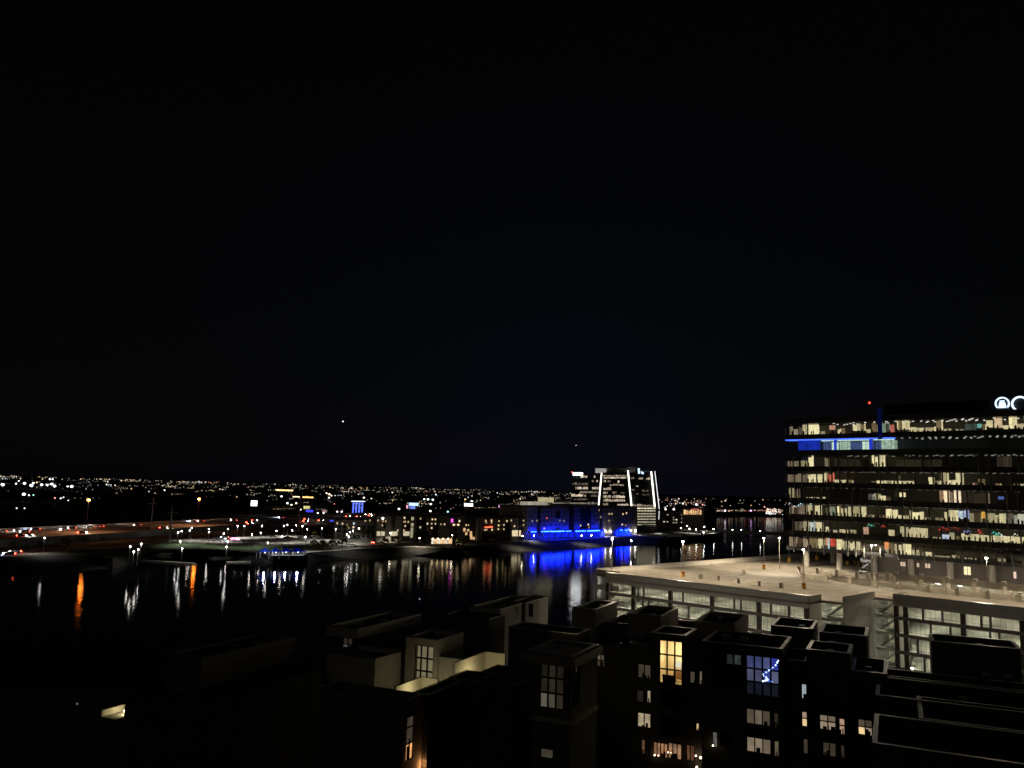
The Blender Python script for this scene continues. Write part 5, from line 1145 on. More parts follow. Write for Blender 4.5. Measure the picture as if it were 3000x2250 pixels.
deckbox('weir_bridge', 2080, 1553, 2330, 1561, 2.2, 5.0, 'conc', 'long low weir bridge crossing the lake beyond the point', 'bridge', 4)

# ================================================================== buildings beyond the lake
zE = lambda x, y: (1500 + x / 4.424, 1350 + y / 4.424)
zD = lambda x, y: (1160 + x / 5.53, 1400 + y / 5.53)
zC = lambda x, y: (800 + x / 5.53, 1400 + y / 5.53)
zF = lambda x, y: (1900 + x / 5.267, 1420 + y / 5.267)
class Bld:
    """far building: facade frame through two base pixels; rectangles are given as picture positions on the facade plane"""
    def __init__(s, name, label, L, R_, ztop_px, depth, m_, zbase=ZL, group=None, cat='building'):
        a, b = P(*L, zbase), P(*R_, zbase); d = (b - a); wv = Vector((-d.y, d.x)); wv = wv if wv.y > 0 else -wv
        s.fr = Frame((a.x, a.y), (d.x, d.y), wv); s.len = Vector((d.x, d.y)).length; s.zb = zbase
        s.top = s.fr.hit(*ztop_px)[1]; s.depth = depth
        s.t = thing(name, a, label, cat, group)
        w = MB(); w.fbox(s.fr, 0, s.len, 0, depth, zbase - 1, s.top); w.build('wall', M[m_], s.t)
        w = MB(); w.fbox(s.fr, -.2, s.len + .2, -.2, depth + .2, s.top + .002, s.top + .5); w.build('roof', M['roof'], s.t)
    def rect(s, r, b=0.0):
        a0, z1 = s.fr.hit(r[0], r[1], b); a1, z0 = s.fr.hit(r[2], r[3], b); return a0, a1, z0, z1
    def box(s, name, r, b0, b1, m_, label=None):
        a0, a1, z0, z1 = s.rect(r, b0); w = MB(); w.fbox(s.fr, a0, a1, b0, b1, z0, z1); o = w.build(name, m_, s.t)
        if label: o['label'] = label
        return o
    def win(s, cx, cy, wpx, hpx, c_, st, b=0.0):
        return s.box('window', (cx - wpx / 2, cy - hpx / 2, cx + wpx / 2, cy + hpx / 2), b - .12, b - .003, emit(c_, st, .3, .6))
    def grid(s, a0, a1, z0, z1, da, dz, wa, wz, b, seed, p=1.0, m_=None, name='window_grid'):
        rr = random.Random(seed); w = MB(); z = z0
        while z + wz <= z1:
            a = a0
            while a + wa <= a1:
                if rr.random() < p: w.fbox(s.fr, a, a + wa, b - .06, b - .002, z, z + wz)
                a += da
            z += dz
        o = w.build(name, m_ or M['darkglass'], s.t); o['kind'] = 'stuff'; return o

# low apartments
b_ = Bld('apartment_block', 'low dark apartment block behind the tallest dark tree', (985, 1579), (1112, 1580), (1048, 1524), 14, 'bldg')
b_.grid(1, b_.len - 1, ZL + 1, b_.top - 1, 3.2, 3.1, 1.5, 1.6, 0, 1)
for x, y, c_, st in ((1040, 735, WARM, .7), (1125, 742, (1, .75, .5), .8), (1310, 740, (.6, .8, 1), 1.2), (1225, 810, WARM, .35), (1495, 692, WARM, .7), (1570, 686, WARM, .6), (1300, 800, WARM, .9), (1395, 822, WARM, 1.6), (1200, 760, WARM, .2)): b_.win(*zC(x, y), 4.2, 5.5, c_, st)
# main apartment row
b_ = Bld('apartment_block', 'long five-storey apartment block with balconies and lit windows', (1104, 1585), (1362, 1588), (1200, 1509), 16, 'bldgd')
for x0, x1 in ((1106, 1120), (1132, 1144), (1160, 1176), (1204, 1218), (1250, 1262), (1286, 1318), (1342, 1360)): b_.box('bay', (x0, 1512, x1, 1586), -1.6, -.01, M['bldg'])
b_.grid(1, b_.len - 1, ZL + 4.4, b_.top - 1, 3.1, 3.3, 1.4, 1.7, 0, 2)
for k in range(4):
    zz = ZL + 4.2 + 3.3 * k
    for i in range(7):
        a = 2.5 + i * b_.len / 7.2; w = MB(); w.fbox(b_.fr, a, a + 4.2, -1.3, -.02, zz - .2, zz + .9); w.build('balcony', M['bldgd'], b_.t)
WL = [(140, 650), (130, 712), (200, 714), (150, 780), (130, 850), (400, 660), (395, 802), (590, 672), (640, 672), (580, 742), (640, 742), (580, 812), (510, 742), (728, 752), (788, 752), (1030, 700), (1140, 765), (1176, 765), (30, 850)]
for i, (x, y) in enumerate(WL): b_.win(*zD(x, y), 3.6, 5.2, WARM if i % 3 else (1, .85, .6), (.9, .45, .7, 1.2)[i % 4], -1.6)
for x, y in ((2125, 645), (2140, 710), (2140, 780), (2120, 850), (1780, 702), (1825, 702), (1770, 770), (1700, 690)): b_.win(*zC(x, y), 3.8, 5.2, WARM, .55, -1.6)
b_.box('window', (*zD(893, 662), *zD(927, 722)), -1.72, -1.62, emit((1, .12, .75), 1.2), 'window glowing pink')
for x, y in ((940, 760), (1010, 760)): b_.win(*zD(x, y), 6, 5, WARM, 1.4, -1.6)
for y in (660, 760, 830, 890, 942): b_.win(*zD(270 - (y - 660) * .06, y), 7, 10, (.95, .9, .55), .34, -1.6)
for x in (1710, 1780, 1930, 1985, 2140, 2180): b_.box('shop_window', (zC(x - 28, 0)[0], zC(0, 868)[1], zC(x + 28, 0)[0], zC(0, 940)[1]), -1.75, -1.62, emit((1, .88, .58), .55, .5, 1.2))
b_.win(*zC(1780, 656), 5, 5, PURE, 6, -2)
for x, y, hh in ((1110, 840, 10), (1140, 905, 8), (1215, 905, 14), (1220, 960, 14), (1260, 980, 8), (1170, 850, 7)): b_.win(*zD(x, y), 6, hh, (1, .62, .3), .75, -1.7)
# restaurant pavilion with lit front
b_ = Bld('restaurant_pavilion', 'small brightly lit restaurant pavilion on the lakeside path', (1262, 1593), (1326, 1596), (1292, 1576), 6, 'bldgd')
for i in range(9):
    x = 1264 + i * 6.8; b_.box('lit_front', (x, 1578.5, x + 5.4, 1593), -.2, -.01, emit((1, .62, .32) if i % 3 else (1, .9, .7), .9, .7, .9))
b_.box('awning', (1262, 1574.5, 1324, 1577), -2.5, -.01, M['bldgl'])
for i in range(4):
    b_.win(1268 + i * 15, 1578, 3.2, 3, WARM, 9, -2.2)
# third apartment block with the red neon
b_ = Bld('apartment_block', 'apartment block carrying a red neon sign', (1398, 1588), (1534, 1583), (1450, 1515), 18, 'bldgd')
for x0, x1 in ((1400, 1412), (1438, 1450), (1500, 1518)): b_.box('bay', (x0, 1517, x1, 1585), -1.5, -.01, M['bldgl'])
b_.grid(1, b_.len - 1, ZL + 4, b_.top - 1, 3.0, 3.3, 1.2, 1.6, 0, 3)
for i, (x, y) in enumerate(((1455, 695), (1465, 722), (1550, 690), (1552, 720), (1672, 700), (1665, 770), (1750, 762), (1870, 690), (1922, 782), (1445, 842), (1475, 838), (1560, 840), (1660, 830), (1750, 830), (1800, 700))): b_.win(*zD(x, y), 3.4, 5, WARM, (.7, .5, 1.0)[i % 3], -1.52)
for x in (1900, 1930, 1960, 2010): b_.box('shop_window', (zD(x - 13, 0)[0], zD(0, 850)[1], zD(x + 13, 0)[0], zD(0, 945)[1]), -1.7, -1.55, emit((1, .82, .5), .8, .5, 1.2))
nb = thing('neon_sign', b_.fr.pt(*b_.fr.hit(1414, 1544)[:1], -1, b_.top - 12), 'small red neon sign on the apartment block', 'sign')
w = MB()
for i in range(11):
    a, z = b_.fr.hit(1414.5 + i * 2.1, 1543 + (i % 2) * .7 - .1 * i); a2, z2 = b_.fr.hit(1416.3 + i * 2.1, 1545 + (i % 3) * .5 - .1 * i); w.fbox(b_.fr, a, a2, -2.0, -1.85, z2, z)
w.build('lettering', emit((1, .10, .04), 5), nb)
w = MB(); a, z = b_.fr.hit(1414, 1545.2); a2, z2 = b_.fr.hit(1438, 1545.8); w.fbox(b_.fr, a, a2, -1.84, -1.7, z - .2, z + .05); w.build('rail', M['steel'], nb)

# ---- blue-lit apartment building on the promenade
b_ = Bld('blue_lit_building', 'large apartment building washed in blue light above a glowing blue arcade', (1530, 1583), (1866, 1566.5), (1700, 1484), 22, 'bldgl')
F_, zt = b_.fr, b_.top
for x0, x1, yt in ((195, 325, 600), (390, 560, 615), (640, 735, 615), (815, 885, 600), (1035, 1135, 600), (1180, 1370, 610), (1400, 1545, 605)):
    b_.box('bay', (zE(x0, 0)[0], zE(0, yt)[1], zE(x1, 0)[0], zE(0, 905)[1]), -1.1, -.01, M['bldgl'])
for x0, x1, y0, y1 in ((325, 360, 600, 905), (555, 640, 660, 745), (735, 800, 600, 905), (1140, 1180, 600, 905), (885, 1035, 620, 880)):
    b_.box('recess_shade', (zE(x0, 0)[0], zE(0, y0)[1], zE(x1, 0)[0], zE(0, y1)[1]), -.3, -.012, M['bldgd'])  # dark strips laid on the wall for the shade of its recesses
b_.grid(2, b_.len - 2, ZL + 9.5, zt - 1.5, 3.4, 3.2, 1.0, 1.5, -1.1, 5, .85)
for x, y, c_, st in ((150, 775, WARM, .6), (150, 832, WARM, .6), (265, 782, (.7, .75, 1), .4), (325, 775, WARM, .35), (453, 742, (1, .15, .12), .8), (420, 876, (.6, .4, 1), 1.4), (620, 775, (.7, .7, .9), .3), (675, 780, (.7, .7, .9), .35), (890, 838, WARM, .9), (990, 825, WARM, 1.2), (1262, 688, WARM, .9), (1295, 688, WARM, .7), (1258, 775, WARM, .35), (1440, 690, WARM, 1.0), (1485, 678, (1, .55, .35), 1.2), (1430, 825, (1, .7, .5), 1.3), (1475, 835, (1, .6, .4), .4), (1000, 862, WARM, .35), (1130, 640, WARM, .3), (1150, 730, WARM, .4)): b_.win(*zE(x, y), 3.2, 4.4, c_, st, -1.1)
LED = emit((.003, .015, 1.0), 70.0); ARC = emit((.006, .02, .9), .9, .5, .5)
for x0, x1, y in ((240, 325, 921), (385, 525, 917), (530, 682, 915), (702, 770, 913), (825, 955, 912), (975, 1138, 908)):
    b_.box('led_strip', (zE(x0, 0)[0], zE(0, y - 5)[1], zE(x1, 0)[0], zE(0, y + 3)[1]), -2.6, -2.35, LED)
for i in range(34):
    x = 235 + i * 27.4 + (i % 3) * 3
    if not (325 < x < 380): b_.box('arcade_glow_panel', (zE(x, 0)[0], zE(0, 926)[1], zE(x + 19, 0)[0], zE(0, 1006 - i * .9)[1]), -.6, -.02, ARC)  # blue light on the arcade back wall put in as glow
for i in range(12):
    x = 235 + i * 82; b_.box('arcade_column', (zE(x, 0)[0], zE(0, 915)[1], zE(x + 7, 0)[0], zE(0, 1012 - i * 2.4)[1]), -2.7, -2.2, M['bldgl'])
b_.box('arcade_canopy', (zE(232, 0)[0], zE(0, 903)[1], zE(1150, 0)[0], zE(0, 909)[1]), -1.4, -.02, M['bldgd'])
for x0 in (1150, 1185, 1362, 1400, 1432, 1465, 1498, 1522):
    b_.box('led_post', (zE(x0, 0)[0], zE(0, 898)[1], zE(x0 + 9, 0)[0], zE(0, 975)[1]), -1.6, -1.3, emit((.001, .008, 1.0), 16.0))
for x0, x1 in ((1400, 1438), (1465, 1520)): b_.box('led_strip', (zE(x0, 0)[0], zE(0, 895)[1], zE(x1, 0)[0], zE(0, 903)[1]), -1.6, -1.3, LED)
b_.box('lit_roof_edge', (zE(140, 0)[0], zE(0, 528)[1], zE(460, 0)[0], zE(0, 575)[1]), .5, 3, emit((1, .9, .74), .30, .6, .1))  # light falling on the roof edges put in as emission
b_.box('lit_roof_edge', (zE(540, 0)[0], zE(0, 540)[1], zE(1120, 0)[0], zE(0, 560)[1]), 1.5, 3, emit((1, .9, .74), .16, .6, .1))
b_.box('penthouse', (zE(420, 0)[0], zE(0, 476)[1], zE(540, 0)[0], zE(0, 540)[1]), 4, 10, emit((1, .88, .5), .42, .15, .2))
b_.box('penthouse', (zE(670, 0)[0], zE(0, 515)[1], zE(765, 0)[0], zE(0, 555)[1]), 4, 10, M['bldgl'])
for x, y, s_ in ((1215, 912, 18), (1285, 918, 24), (1540, 905, 10), (1595, 905, 10)):
    b_.win(*zE(x, y), 2.4, 5, (1, .93, .8), s_, -2.4)

# ---- tall tower with three slanted light strips
q0, q1 = PD(1673, 1470, 800), PD(1928, 1490, 775)
t_ = thing('strip_light_tower', (q0.x, q0.y, ZL), 'glass tower with three slanted white light strips and a white sign', 'office building')
F_ = Frame((q0.x, q0.y), (q1.x - q0.x, q1.y - q0.y), (-(q1.y - q0.y), q1.x - q0.x))
def R_(r, b=0.0):
    a0, z1 = F_.hit(*zE(r[0], r[1]), b); a1, z0 = F_.hit(*zE(r[2], r[3]), b); return a0, a1, z0, z1
def part(name, r, b0, b1, m_, parent=None):
    a0, a1, z0, z1 = R_(r, b0); w = MB(); w.fbox(F_, a0, a1, b0, b1, z0, z1); return w.build(name, m_, parent or t_)
a0, a1, _, z1 = R_((775, 185, 1145, 600)); w = MB(); w.fbox(F_, a0, a1, 0, 24, ZL, z1); w.build('west_wing', M['tower'], t_)
a0, a2, _, z1 = R_((1146, 150, 1540, 600)); w = MB(); w.fbox(F_, a1 + .01, a2, -1, 24, ZL, z1); w.build('centre_block', M['tower'], t_)
a0, a3, _, z1 = R_((1541, 150, 1850, 600)); w = MB(); w.fbox(F_, a2 + .01, a3, .6, 24, ZL, z1); w.build('east_block', M['tower'], t_)
part('lit_roof_panel', (1080, 97, 1220, 160), 1, 2, emit((1, .95, .88), .32, .15, .1)); part('roof_plant', (1222, 90, 1500, 140), 3, 12, M['conc']); part('roof_plant', (1500, 78, 1600, 150), 4, 12, M['dconc']); part('roof_plant', (1620, 128, 1790, 150), 4, 12, M['dconc'])  # first panel glows: light on the grey roof panel put into emission
def slant(name, p, q, wpx, m_, b=-1.6):
    a0, z0 = F_.hit(*zE(*p), b); a1, z1 = F_.hit(*zE(*q), b); h = wpx / 2
    w = MB(); w.hexa([F_.pt(a1 - h, b, z1), F_.pt(a1 + h, b, z1), F_.pt(a1 + h, b + .5, z1), F_.pt(a1 - h, b + .5, z1)], [F_.pt(a0 - h, b, z0), F_.pt(a0 + h, b, z0), F_.pt(a0 + h, b + .5, z0), F_.pt(a0 - h, b + .5, z0)])
    return w.build(name, m_, t_)
STR = emit((1, .93, .80), 3.2)
slant('light_strip', (1161, 155), (1121, 588), 1.05, STR); slant('light_strip', (1502, 125), (1549, 592), 1.2, STR); slant('light_strip', (1804, 140), (1850, 596), 1.3, STR)
slant('light_strip', (1851, 135), (1908, 625), .6, emit((.95, .95, 1), 1.3), -.5); slant('light_strip', (1908, 650), (1902, 760), .6, emit((.95, .95, 1), 1.0), -.5)
ROWS = [(890, 975, 190, 218, 1.0), (1062, 1080, 192, 220, .9), (1180, 1490, 183, 200, .55), (1190, 1480, 206, 230, .75), (1640, 1700, 215, 240, .5), (1738, 1790, 215, 245, .9), (1545, 1585, 212, 235, .3), (1036, 1062, 250, 275, .35), (1095, 1115, 250, 275, .9), (1190, 1218, 248, 275, 1.1), (1372, 1392, 258, 282, 1.1), (1240, 1280, 255, 275, .2),
        (780, 985, 285, 315, .14), (808, 840, 283, 292, .6), (1270, 1290, 305, 330, .9), (1290, 1390, 297, 322, .4), (1395, 1450, 305, 325, .5), (820, 985, 338, 368, .8), (1040, 1125, 340, 370, .75), (1186, 1285, 343, 378, .95), (880, 1130, 393, 418, .35), (1183, 1240, 398, 425, .6), (1300, 1360, 398, 425, .25), (1410, 1460, 405, 425, .3),
        (770, 925, 428, 462, 1.1), (940, 962, 440, 465, .7), (1020, 1110, 440, 465, .15), (1183, 1235, 446, 478, .9), (1240, 1280, 446, 478, .7), (1296, 1465, 447, 480, 1.0), (1183, 1250, 492, 525, .8), (1255, 1400, 495, 528, .65), (1405, 1465, 498, 528, .8), (800, 980, 485, 510, .12), (870, 960, 540, 560, .4), (975, 1060, 535, 562, .6), (1180, 1245, 545, 580, .35), (1365, 1520, 550, 580, .7),
        (1550, 1590, 362, 382, .3), (1610, 1640, 318, 336, .6), (1685, 1770, 372, 402, .12), (1690, 1780, 425, 450, .1), (1610, 1640, 420, 436, .3), (1560, 1680, 560, 590, .5), (1690, 1840, 570, 590, .6), (1190, 1250, 595, 620, .6)]
for i, (x0, x1, y0, y1, s_) in enumerate(ROWS):
    rr = random.Random(i); x = x0; bz = 0 if x0 < 1145 else (-1 if x0 < 1540 else .6); w = MB()
    while x < x1:
        d = min(x1 - x, rr.uniform(10, 26)); w.cur = rr.choice((0, 0, 1, 2)); a0, a1, z0, z1 = R_((x, y0 + (y1 - y0) * rr.choice((0, 0, .3)), x + d - 1.5, y1), bz); w.fbox(F_, a0, a1, bz - .15, bz - .003, z0, z1); x += d
    w.build('lit_windows', [emit((1, .8, .58), s_ * .62, .4, .5), emit((1, .8, .58), s_ * .32, .4, .5), emit((1, .85, .65), s_ * .85, .4, .5)], t_)
sg2 = thing('roof_sign', F_.pt(3, -2, 60), 'bright white illuminated roof sign on the west wing of the strip-light tower', 'sign')
for i in range(5): part('letter', (795 + i * 24, 155 + (i % 2) * 3, 815 + i * 24, 186), -1.5, -1.1, emit((.95, .97, 1), 15), sg2)
part('backing', (790, 150, 918, 190), -1.05, -.9, emit((.9, .95, 1), 3.0), sg2)
sg3 = thing('roof_sign', F_.pt(60, -2, 60), 'blue-white stepped block sign on the east roof of the strip-light tower', 'sign')
for r in ((1630, 97, 1655, 128), (1634, 132, 1660, 166), (1676, 138, 1690, 168), (1690, 148, 1706, 172)): part('block', r, -.2, .2, emit((.6, .8, 1), 1.6), sg3)
q = F_.hit(*zE(777, 147), 2); bq = F_.pt(q[0], 2, q[1]); bt = thing('beacon_mast', bq, 'tiny red warning light at the corner of the strip-light tower', 'mast')
w = MB(); w.ball(bq, .6, 8, 5); w.build('red_lamp', emit((1, .1, .08), 3), bt); w = MB(); w.tube(bq - Vector((0, 0, 4)), bq, .1, n=5); w.build('pole', M['steel'], bt)
# podium car park of that tower
pod = thing('podium_car_park', F_.pt(80, -18, ZL), 'bright open-deck car park podium below the strip-light tower', 'car park')
a0, a1, _, z1 = R_((1618, 606, 1868, 860), -18); w = MB(); w.fbox(F_, a0, a1, -18, -2, ZL, z1); w.build('wall', M['bldgd'], pod)
w = MB(); w.fbox(F_, a0 - .3, a1 + .3, -18.3, -2.1, z1 + .002, z1 + .4); w.build('roof', M['conc'], pod)
for i, y in enumerate((615, 648, 686, 721, 757, 794, 828)):
    for k in range(6):
        x = 1624 + k * 40; part('deck_opening', (x, y - (12 if i == 0 else 9), x + 36, y + 9), -18.15, -18.01, emit((1, .9, .62), (.95, .5, .42, .42, .42, .36, .3)[i], .45, .5), pod)
part('base_wall', (1680, 824, 1865, 856), -18.4, -18.02, M['conc'], pod)
# hotel to the right
b_ = Bld('hotel', 'grey hotel block with dark balconies', (1915, 1545), (2003, 1545), (1960, 1500), 18, 'bldg', zbase=ZL)
for x0, x1 in ((270, 330), (365, 435), (490, 535)): b_.box('balcony_bay', (*zF(x0, 460), *zF(x1, 615)), -.3, -.01, M['bldgd'])
for i, (x, y, s_) in enumerate(((240, 572, 1.0), (292, 572, .6), (295, 465, .5), (430, 540, 1.3), (388, 585, .5), (430, 585, .5), (515, 580, .7), (515, 520, .35), (388, 540, .3), (388, 505, .25), (515, 465, .3))): b_.win(*zF(x, y), 4, 3, (1, .85, .62), s_, -.3)
b_ = Bld('hotel', 'pale hotel wing with an amber-lit top storey', (2001, 1546), (2063, 1548), (2030, 1491), 18, 'bldgl', zbase=ZL)
for i, x in enumerate((545, 580, 612, 645, 680, 715, 750, 790)): b_.box('lit_panel', (*zF(x, 385 + (i % 3) * 8), *zF(x + 26, 460)), -.3, -.01, emit((1, .62, .28), (.9, .7, .5, .85)[i % 4], .5, .4))
b_.box('roof_line', (*zF(665, 372), *zF(785, 384)), -.5, -.31, emit((1, .25, .18), 1.0))
# ---- signs and billboards
def board(cx, cy, wpx, hpx, dz, cols, label, s_, zg=ZL):
    q = P(cx, cy, dz); k = q.y / FPX; wm, hm = wpx * k, hpx * k
    t = thing('billboard', (q.x, q.y, zg), label, 'billboard', 'far billboards and signs')
    n_ = len(cols)
    for i, c_ in enumerate(cols):
        w = MB(); z1 = q.z + hm / 2 - hm * i / n_; w.box(q.x - wm / 2, q.x + wm / 2, q.y - .2, q.y, z1 - hm / n_ * .92, z1); w.build('panel', emit(c_, s_, .35, 6 / max(wm, 1)), t)
    for s in (-.35, .35):
        w = MB(); w.tube((q.x + wm * s, q.y + .3, zg), (q.x + wm * s, q.y + .3, q.z), .25, n=6); w.build('post', M['steel'], t)
board(744.5, 1475, 18, 17, 16, [(1, .93, 1)], 'square white glowing billboard beyond the highway', 3.0)
board(1212, 1477.5, 27, 8, 22, [(.35, .65, 1)], 'blue-white upper billboard beyond the apartments', 2.6)
board(1208, 1486.5, 17, 9, 18, [(.2, .28, .9), (.2, .28, .9)], 'dark blue lower billboard beyond the apartments', 1.0)
board(1373, 1479.5, 25, 9, 20, [(1, .97, .92)], 'white billboard beyond the apartment row', 2.4)
board(1474, 1484, 25, 8.5, 20, [(1, .35, .85)], 'pink billboard beyond the neon apartment block', 2.4)
board(1479, 1505.5, 7, 9, 14, [(.75, 1, .3)], 'small lime-green sign behind the neon apartment block', 1.2)
board(907, 1497.5, 21, 6.5, 12, [(.05, .06, 1)], 'blue glowing shopfront sign beyond the highway', 1.3)
board(898.5, 1487, 18, 9, 14, [(.85, .8, .3)], 'yellow-lit shopfront beyond the highway', .8)
board(972, 1526, 11, 4, 9, [(.1, .1, 1)], 'small blue sign beside the low apartments', 1.0)
board(951, 1498, 13, 7, 11, [(.9, .55, .6)], 'dim pink shop sign beyond the highway', .4)
board(834, 1436.5, 49, 4, 30, [(1, .62, .25)], 'long row of amber windows of a far hotel', 2.2)
board(868, 1455.5, 20, 3, 20, [(1, .8, .5)], 'short amber light row in the distance', 2.0)
board(902, 1457, 31, 4.5, 20, [(1, .55, .18)], 'bright amber light row beyond the long amber row', 2.0)
board(1193, 1485, 5, 10, 18, [(1, .4, .6)], 'small pink sign beside the blue billboard', 1.2)
# blue outlined tower
b_ = Bld('blue_outlined_tower', 'small far tower outlined in bright blue lights', (1033, 1504), (1064, 1504), (1048, 1469), 20, 'bldgd')
b_.box('led_crown', (1030, 1467.5, 1070, 1470), -.6, -.3, emit((.6, .7, 1), 3.0))
for i in range(4):
    x = 1034 + i * 9; b_.box('led_column', (x, 1471, x + 1.7, 1503), -.4, -.05, emit((.1, .16, 1), 1.6))
rr = random.Random(4)
for i in range(26):
    x, y = 1035 + rr.random() * 27, 1473 + rr.random() * 28; b_.win(x, y, 2.4, 1.6, (.25, .4, 1), rr.uniform(.5, 1.8), -.2)
# pale low sheds behind the highway
for x0, x1, y0, y1, lab in ((800, 830, 1483, 1497, 'long pale low warehouse beyond the highway'), (830, 866, 1482, 1496, 'second pale low warehouse beyond the highway'), (925, 960, 1480, 1502, 'dim low store beyond the highway'), (1000, 1030, 1486, 1502, 'pale low store left of the blue outlined tower'), (1388, 1420, 1473, 1500, 'dim far office block behind the white billboard'), (1430, 1460, 1472, 1500, 'dim far office block behind the pink billboard'), (500, 540, 1440, 1452, 'dim pale far building left of the far amber lamp'), (210, 300, 1453, 1464, 'long dim far building on the left horizon')):
    b_ = Bld('warehouse', lab, (x0, y1), (x1, y1), ((x0 + x1) / 2, y0), 20, 'bldg')
    for k in range(5):
        b_.win(x0 + (x1 - x0) * (k + .5) / 5, (y0 + y1) / 2 + 1, 2.6, 2.4, WARM, (.3, .12, .5, .2, .08)[k], 0)

# ---- floodlights and named far lights, then the carpet of city lights
def far_light(px, py, rpx, c_, s_, label, group, z=14.0):
    q = P(px, py, z); r = rpx * q.y / FPX
    t = thing('floodlight', (q.x, q.y, ZL), label, 'floodlight', group)
    w = MB(); w.tube((q.x, q.y, ZL), (q.x, q.y, z), max(.15, r * .08), n=5); w.build('pole', M['pole'], t)
    w = MB(); w.ball(q, r, 8, 5, .8); w.build('lamp', emit(c_, s_, sample=False), t)
FL = [(8, 1420, 5), (47, 1417, 2.5), (55, 1409, 2), (72, 1416, 4.2), (92, 1422, 5), (98, 1415, 3), (122, 1420, 4), (137, 1420, 2.5), (146, 1404, 2.4), (154, 1404, 2.4), (152, 1418, 4), (160, 1424, 4.2), (198, 1425, 2.5), (210, 1425, 4.6), (70, 1448, 5), (85, 1451, 2.4)]
for i, (x, y, r) in enumerate(FL): far_light(x, y, r * .95, (.86, .92, 1), 3.6, '%s white floodlight from the left in the far floodlit cluster' % nth(i), 'left floodlight cluster')
for x, y, r, c_, lab in ((98, 1450, 2.6, (.4, 1, .8), 'green light beside the left floodlights'), (108, 1413, 2.8, (1, .6, .3), 'orange light among the left floodlights'), (161, 1459, 3, (1, .35, .3), 'red light below the left floodlights'), (178, 1460, 3, (1, .97, .95), 'white light beside the red light at left'), (186, 1457, 2.6, (1, .97, .95), 'second white light beside the red light at left'), (200, 1466, 2.2, (1, .97, .95), 'lower white light right of the red light'), (49, 1489, 2.6, PURE, 'left of two lights low in the dark field'), (72, 1489, 2.6, PURE, 'right of two lights low in the dark field'),
                        (1243, 1462, 3.4, (.95, 1, .9), 'first stadium floodlight from the left'), (1254, 1463, 4.2, (.95, 1, .9), 'second stadium floodlight from the left'), (1268, 1464, 4.2, (.95, 1, .95), 'third stadium floodlight from the left'), (1262, 1477, 4, (.95, 1, .95), 'stadium floodlight hanging below the other three'), (1169, 1491, 4.4, (.85, .95, 1), 'bright white floodlight left of the blue billboard'), (482, 1436, 3, (.8, .95, 1), 'cool white light on the left horizon'), (965, 1448, 4, (1, .8, .55), 'bright warm light cluster above the car park'), (957, 1445, 3.4, (1, .82, .6), 'warm light left of the bright warm cluster'), (971, 1452, 3, (1, .7, .5), 'warm light below the bright warm cluster'), (1066, 1458, 3.6, PURE, 'white light above the blue outlined tower'), (964, 1458, 3.4, PURE, 'white light below the warm cluster'), (825, 1454, 4, (.75, .9, 1), 'cool white light below the amber hotel row'), (854, 1479, 3.6, (1, 1, .7), 'yellow-white light before the warehouse'), (868, 1474, 3.6, (1, 1, .75), 'pale yellow light right of the warehouse light'), (842, 1474, 4, (.9, .97, 1), 'white light above the warehouses'), (880, 1493, 4, PURE, 'white light at the tall pale pole'), (1001, 1499, 3.6, (1, .9, 1), 'white light left of the blue outlined tower'), (988, 1499, 3.6, (1, .85, 1), 'pinkish light left of the blue outlined tower'), (948, 1503, 3.4, PURE, 'white light low beside the pink shop sign'), (931, 1503, 3.4, (.85, .92, 1), 'cool light low beyond the highway'), (1312, 1499, 3.6, (.4, .95, 1), 'turquoise light behind the apartment row'), (1261, 1497, 4.2, PURE, 'wide white light behind the apartment row'), (1382, 1468, 3.8, (.9, .95, 1), 'white light above the white billboard'), (1363, 1463, 3.2, (1, .6, .2), 'orange light above the white billboard'), (1277, 1449, 3, (.6, .75, 1), 'bluish vertical light on the horizon'), (1525, 1501, 4, (1, 1, .85), 'bright lamp at the corner of the blue-lit building'), (2040, 1478, 5, (1, .7, .75), 'pink-white light right of the strip-light tower'), (2001, 1475, 3.6, (.9, 1, .7), 'greenish light right of the strip-light tower'), (1950, 1492, 4, (1, .7, .62), 'pinkish light above the hotel at left'), (1974, 1492, 4.4, (1, .85, .9), 'white light above the hotel at right'), (2124, 1496, 4.2, (1, .85, .95), 'white light across the lake beyond the bridge'), (2200, 1496, 4, (.85, .45, 1), 'violet light across the lake beyond the bridge'), (2059, 1479, 2.6, (1, .3, .3), 'red light on the horizon right of the hotel'), (2240, 1485, 2.6, (1, .3, .3), 'red light left of the dense white lights')):
    far_light(x, y, r * .75, c_, 2.6, lab, 'single far lights', 12.0)
rr = random.Random(21)
cl = MB(); cmats = [emit((1, .88, .68), 1.3, sample=False), emit((1, .68, .36), 1.0, sample=False), emit((.84, .92, 1), 1.3, sample=False), emit((1, .3, .2), .8, sample=False), emit((1, .86, .64), .38, sample=False), emit((.9, .88, .85), .13, sample=False)]
def hor(x): return 1432 + .03 * (x - 1490)
def city(x, y, r, k):
    q = P(x, y, 10.0); cl.cur = k; cl.octa(q, r * q.y / FPX)
for i in range(170):                                       # lights strung along streets
    x = rr.uniform(-60, 1690); yy = hor(x) + 7 + rr.random() ** 2.0 * (52 if x > 700 else 30); n_ = rr.randint(3, 9); dx = rr.uniform(2.5, 7); k = rr.choices(range(6), (10, 26, 6, 2, 30, 26))[0]
    for q in range(n_): city(x + q * dx + rr.gauss(0, 2.2), yy + rr.gauss(0, 1.3), rr.choice((.8, .9, 1.0, 1.2, 1.7)), k if rr.random() < .75 else 4)
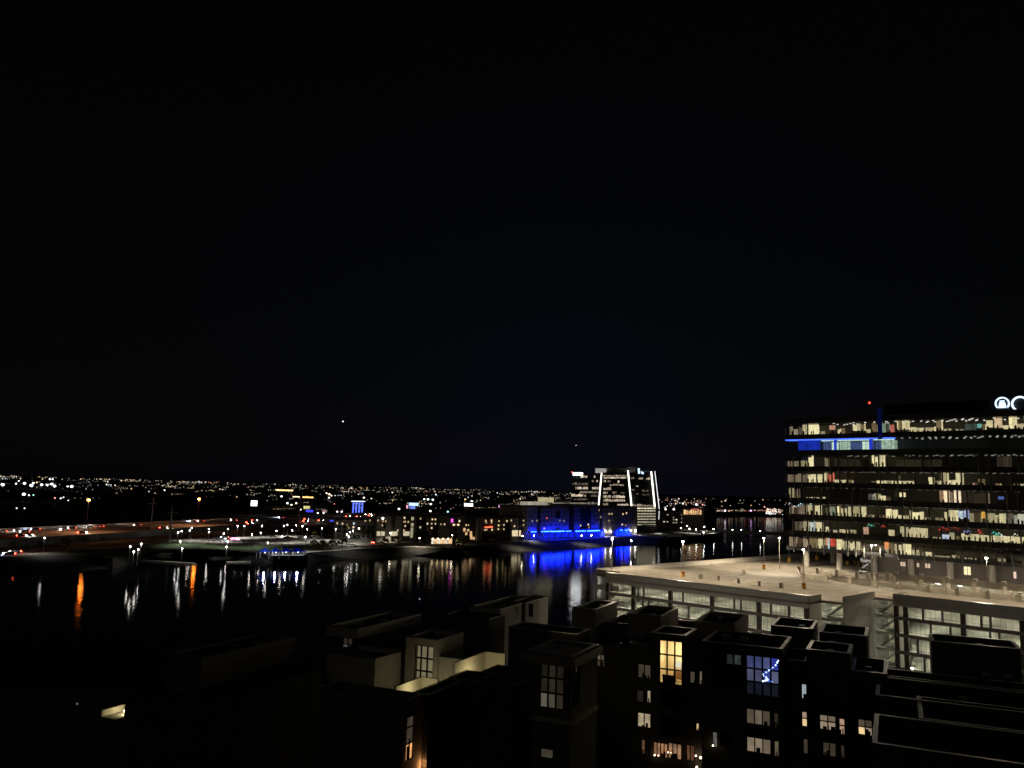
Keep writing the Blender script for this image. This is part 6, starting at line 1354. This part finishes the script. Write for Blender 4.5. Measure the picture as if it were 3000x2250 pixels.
for i in range(480):
    x = rr.uniform(-60, 1690) if i % 7 else rr.uniform(1930, 2320)
    y = hor(x) + 7 + rr.random() ** 1.9 * (58 if x > 750 else 46)
    if x > 1900: y = hor(x) + 9 + rr.random() ** 1.3 * 36
    if x < 750 and rr.random() < .4: continue
    k = rr.choices(range(6), (14, 20, 8, 3, 28, 28))[0]
    city(x, y, rr.choice((.8, .85, .9, 1.0, 1.3, 1.8, 2.3)), k)
for i in range(95):                                        # dense white and pink lights right of the far lake arm
    x = 2244 + abs(rr.gauss(0, 24)); y = 1497 + rr.gauss(0, 4.2)
    if x < 2330: city(x, y, rr.uniform(1.2, 2.4), rr.choice((0, 0, 2, 2, 1, 3)))
for i in range(40):
    x = rr.uniform(2095, 2245); city(x, 1496 + rr.gauss(0, 1.2), rr.uniform(.8, 1.8), rr.choice((0, 1, 3, 3, 4)))
for i in range(60):
    x = rr.uniform(1930, 2065); city(x, hor(x) + 12 + rr.random() * 20, rr.uniform(.8, 1.6), rr.choice((0, 1, 2, 3, 3, 4)))
o = cl.build('city_lights', cmats); tag(o, 'carpet of tiny far city lights below the horizon', 'city lights', kind='stuff')

# ---- two aircraft low in the sky
for x, y, r, lab in ((1003, 1235, 1.7, 'aircraft landing light shining alone in the sky'), (1684, 1305, .8, 'smaller aircraft light above the strip-light tower')):
    q = PD(x, y, 4200); t = thing('aircraft', q, lab, 'aircraft', 'aircraft lights')
    w = MB(); w.tube(q + Vector((-9, 14, 0)), q + Vector((6, -9, 0)), 1.6, 1.0, 8); w.build('fuselage', M['cars'], t)
    w = MB(); w.box(q.x - 14, q.x + 14, q.y - 1, q.y + 1.6, q.z - .4, q.z); w.build('wing', M['cars'], t)
    w = MB(); w.box(q.x - 8.4, q.x - 8, q.y + 9, q.y + 13, q.z, q.z + 4.5); w.build('tail_fin', M['cars'], t)
    w = MB(); w.ball(q + Vector((5, -11, 0)), r * 4200 / FPX, 8, 5); w.build('landing_light', emit((1, .95, .85), 3.0, sample=False), t)
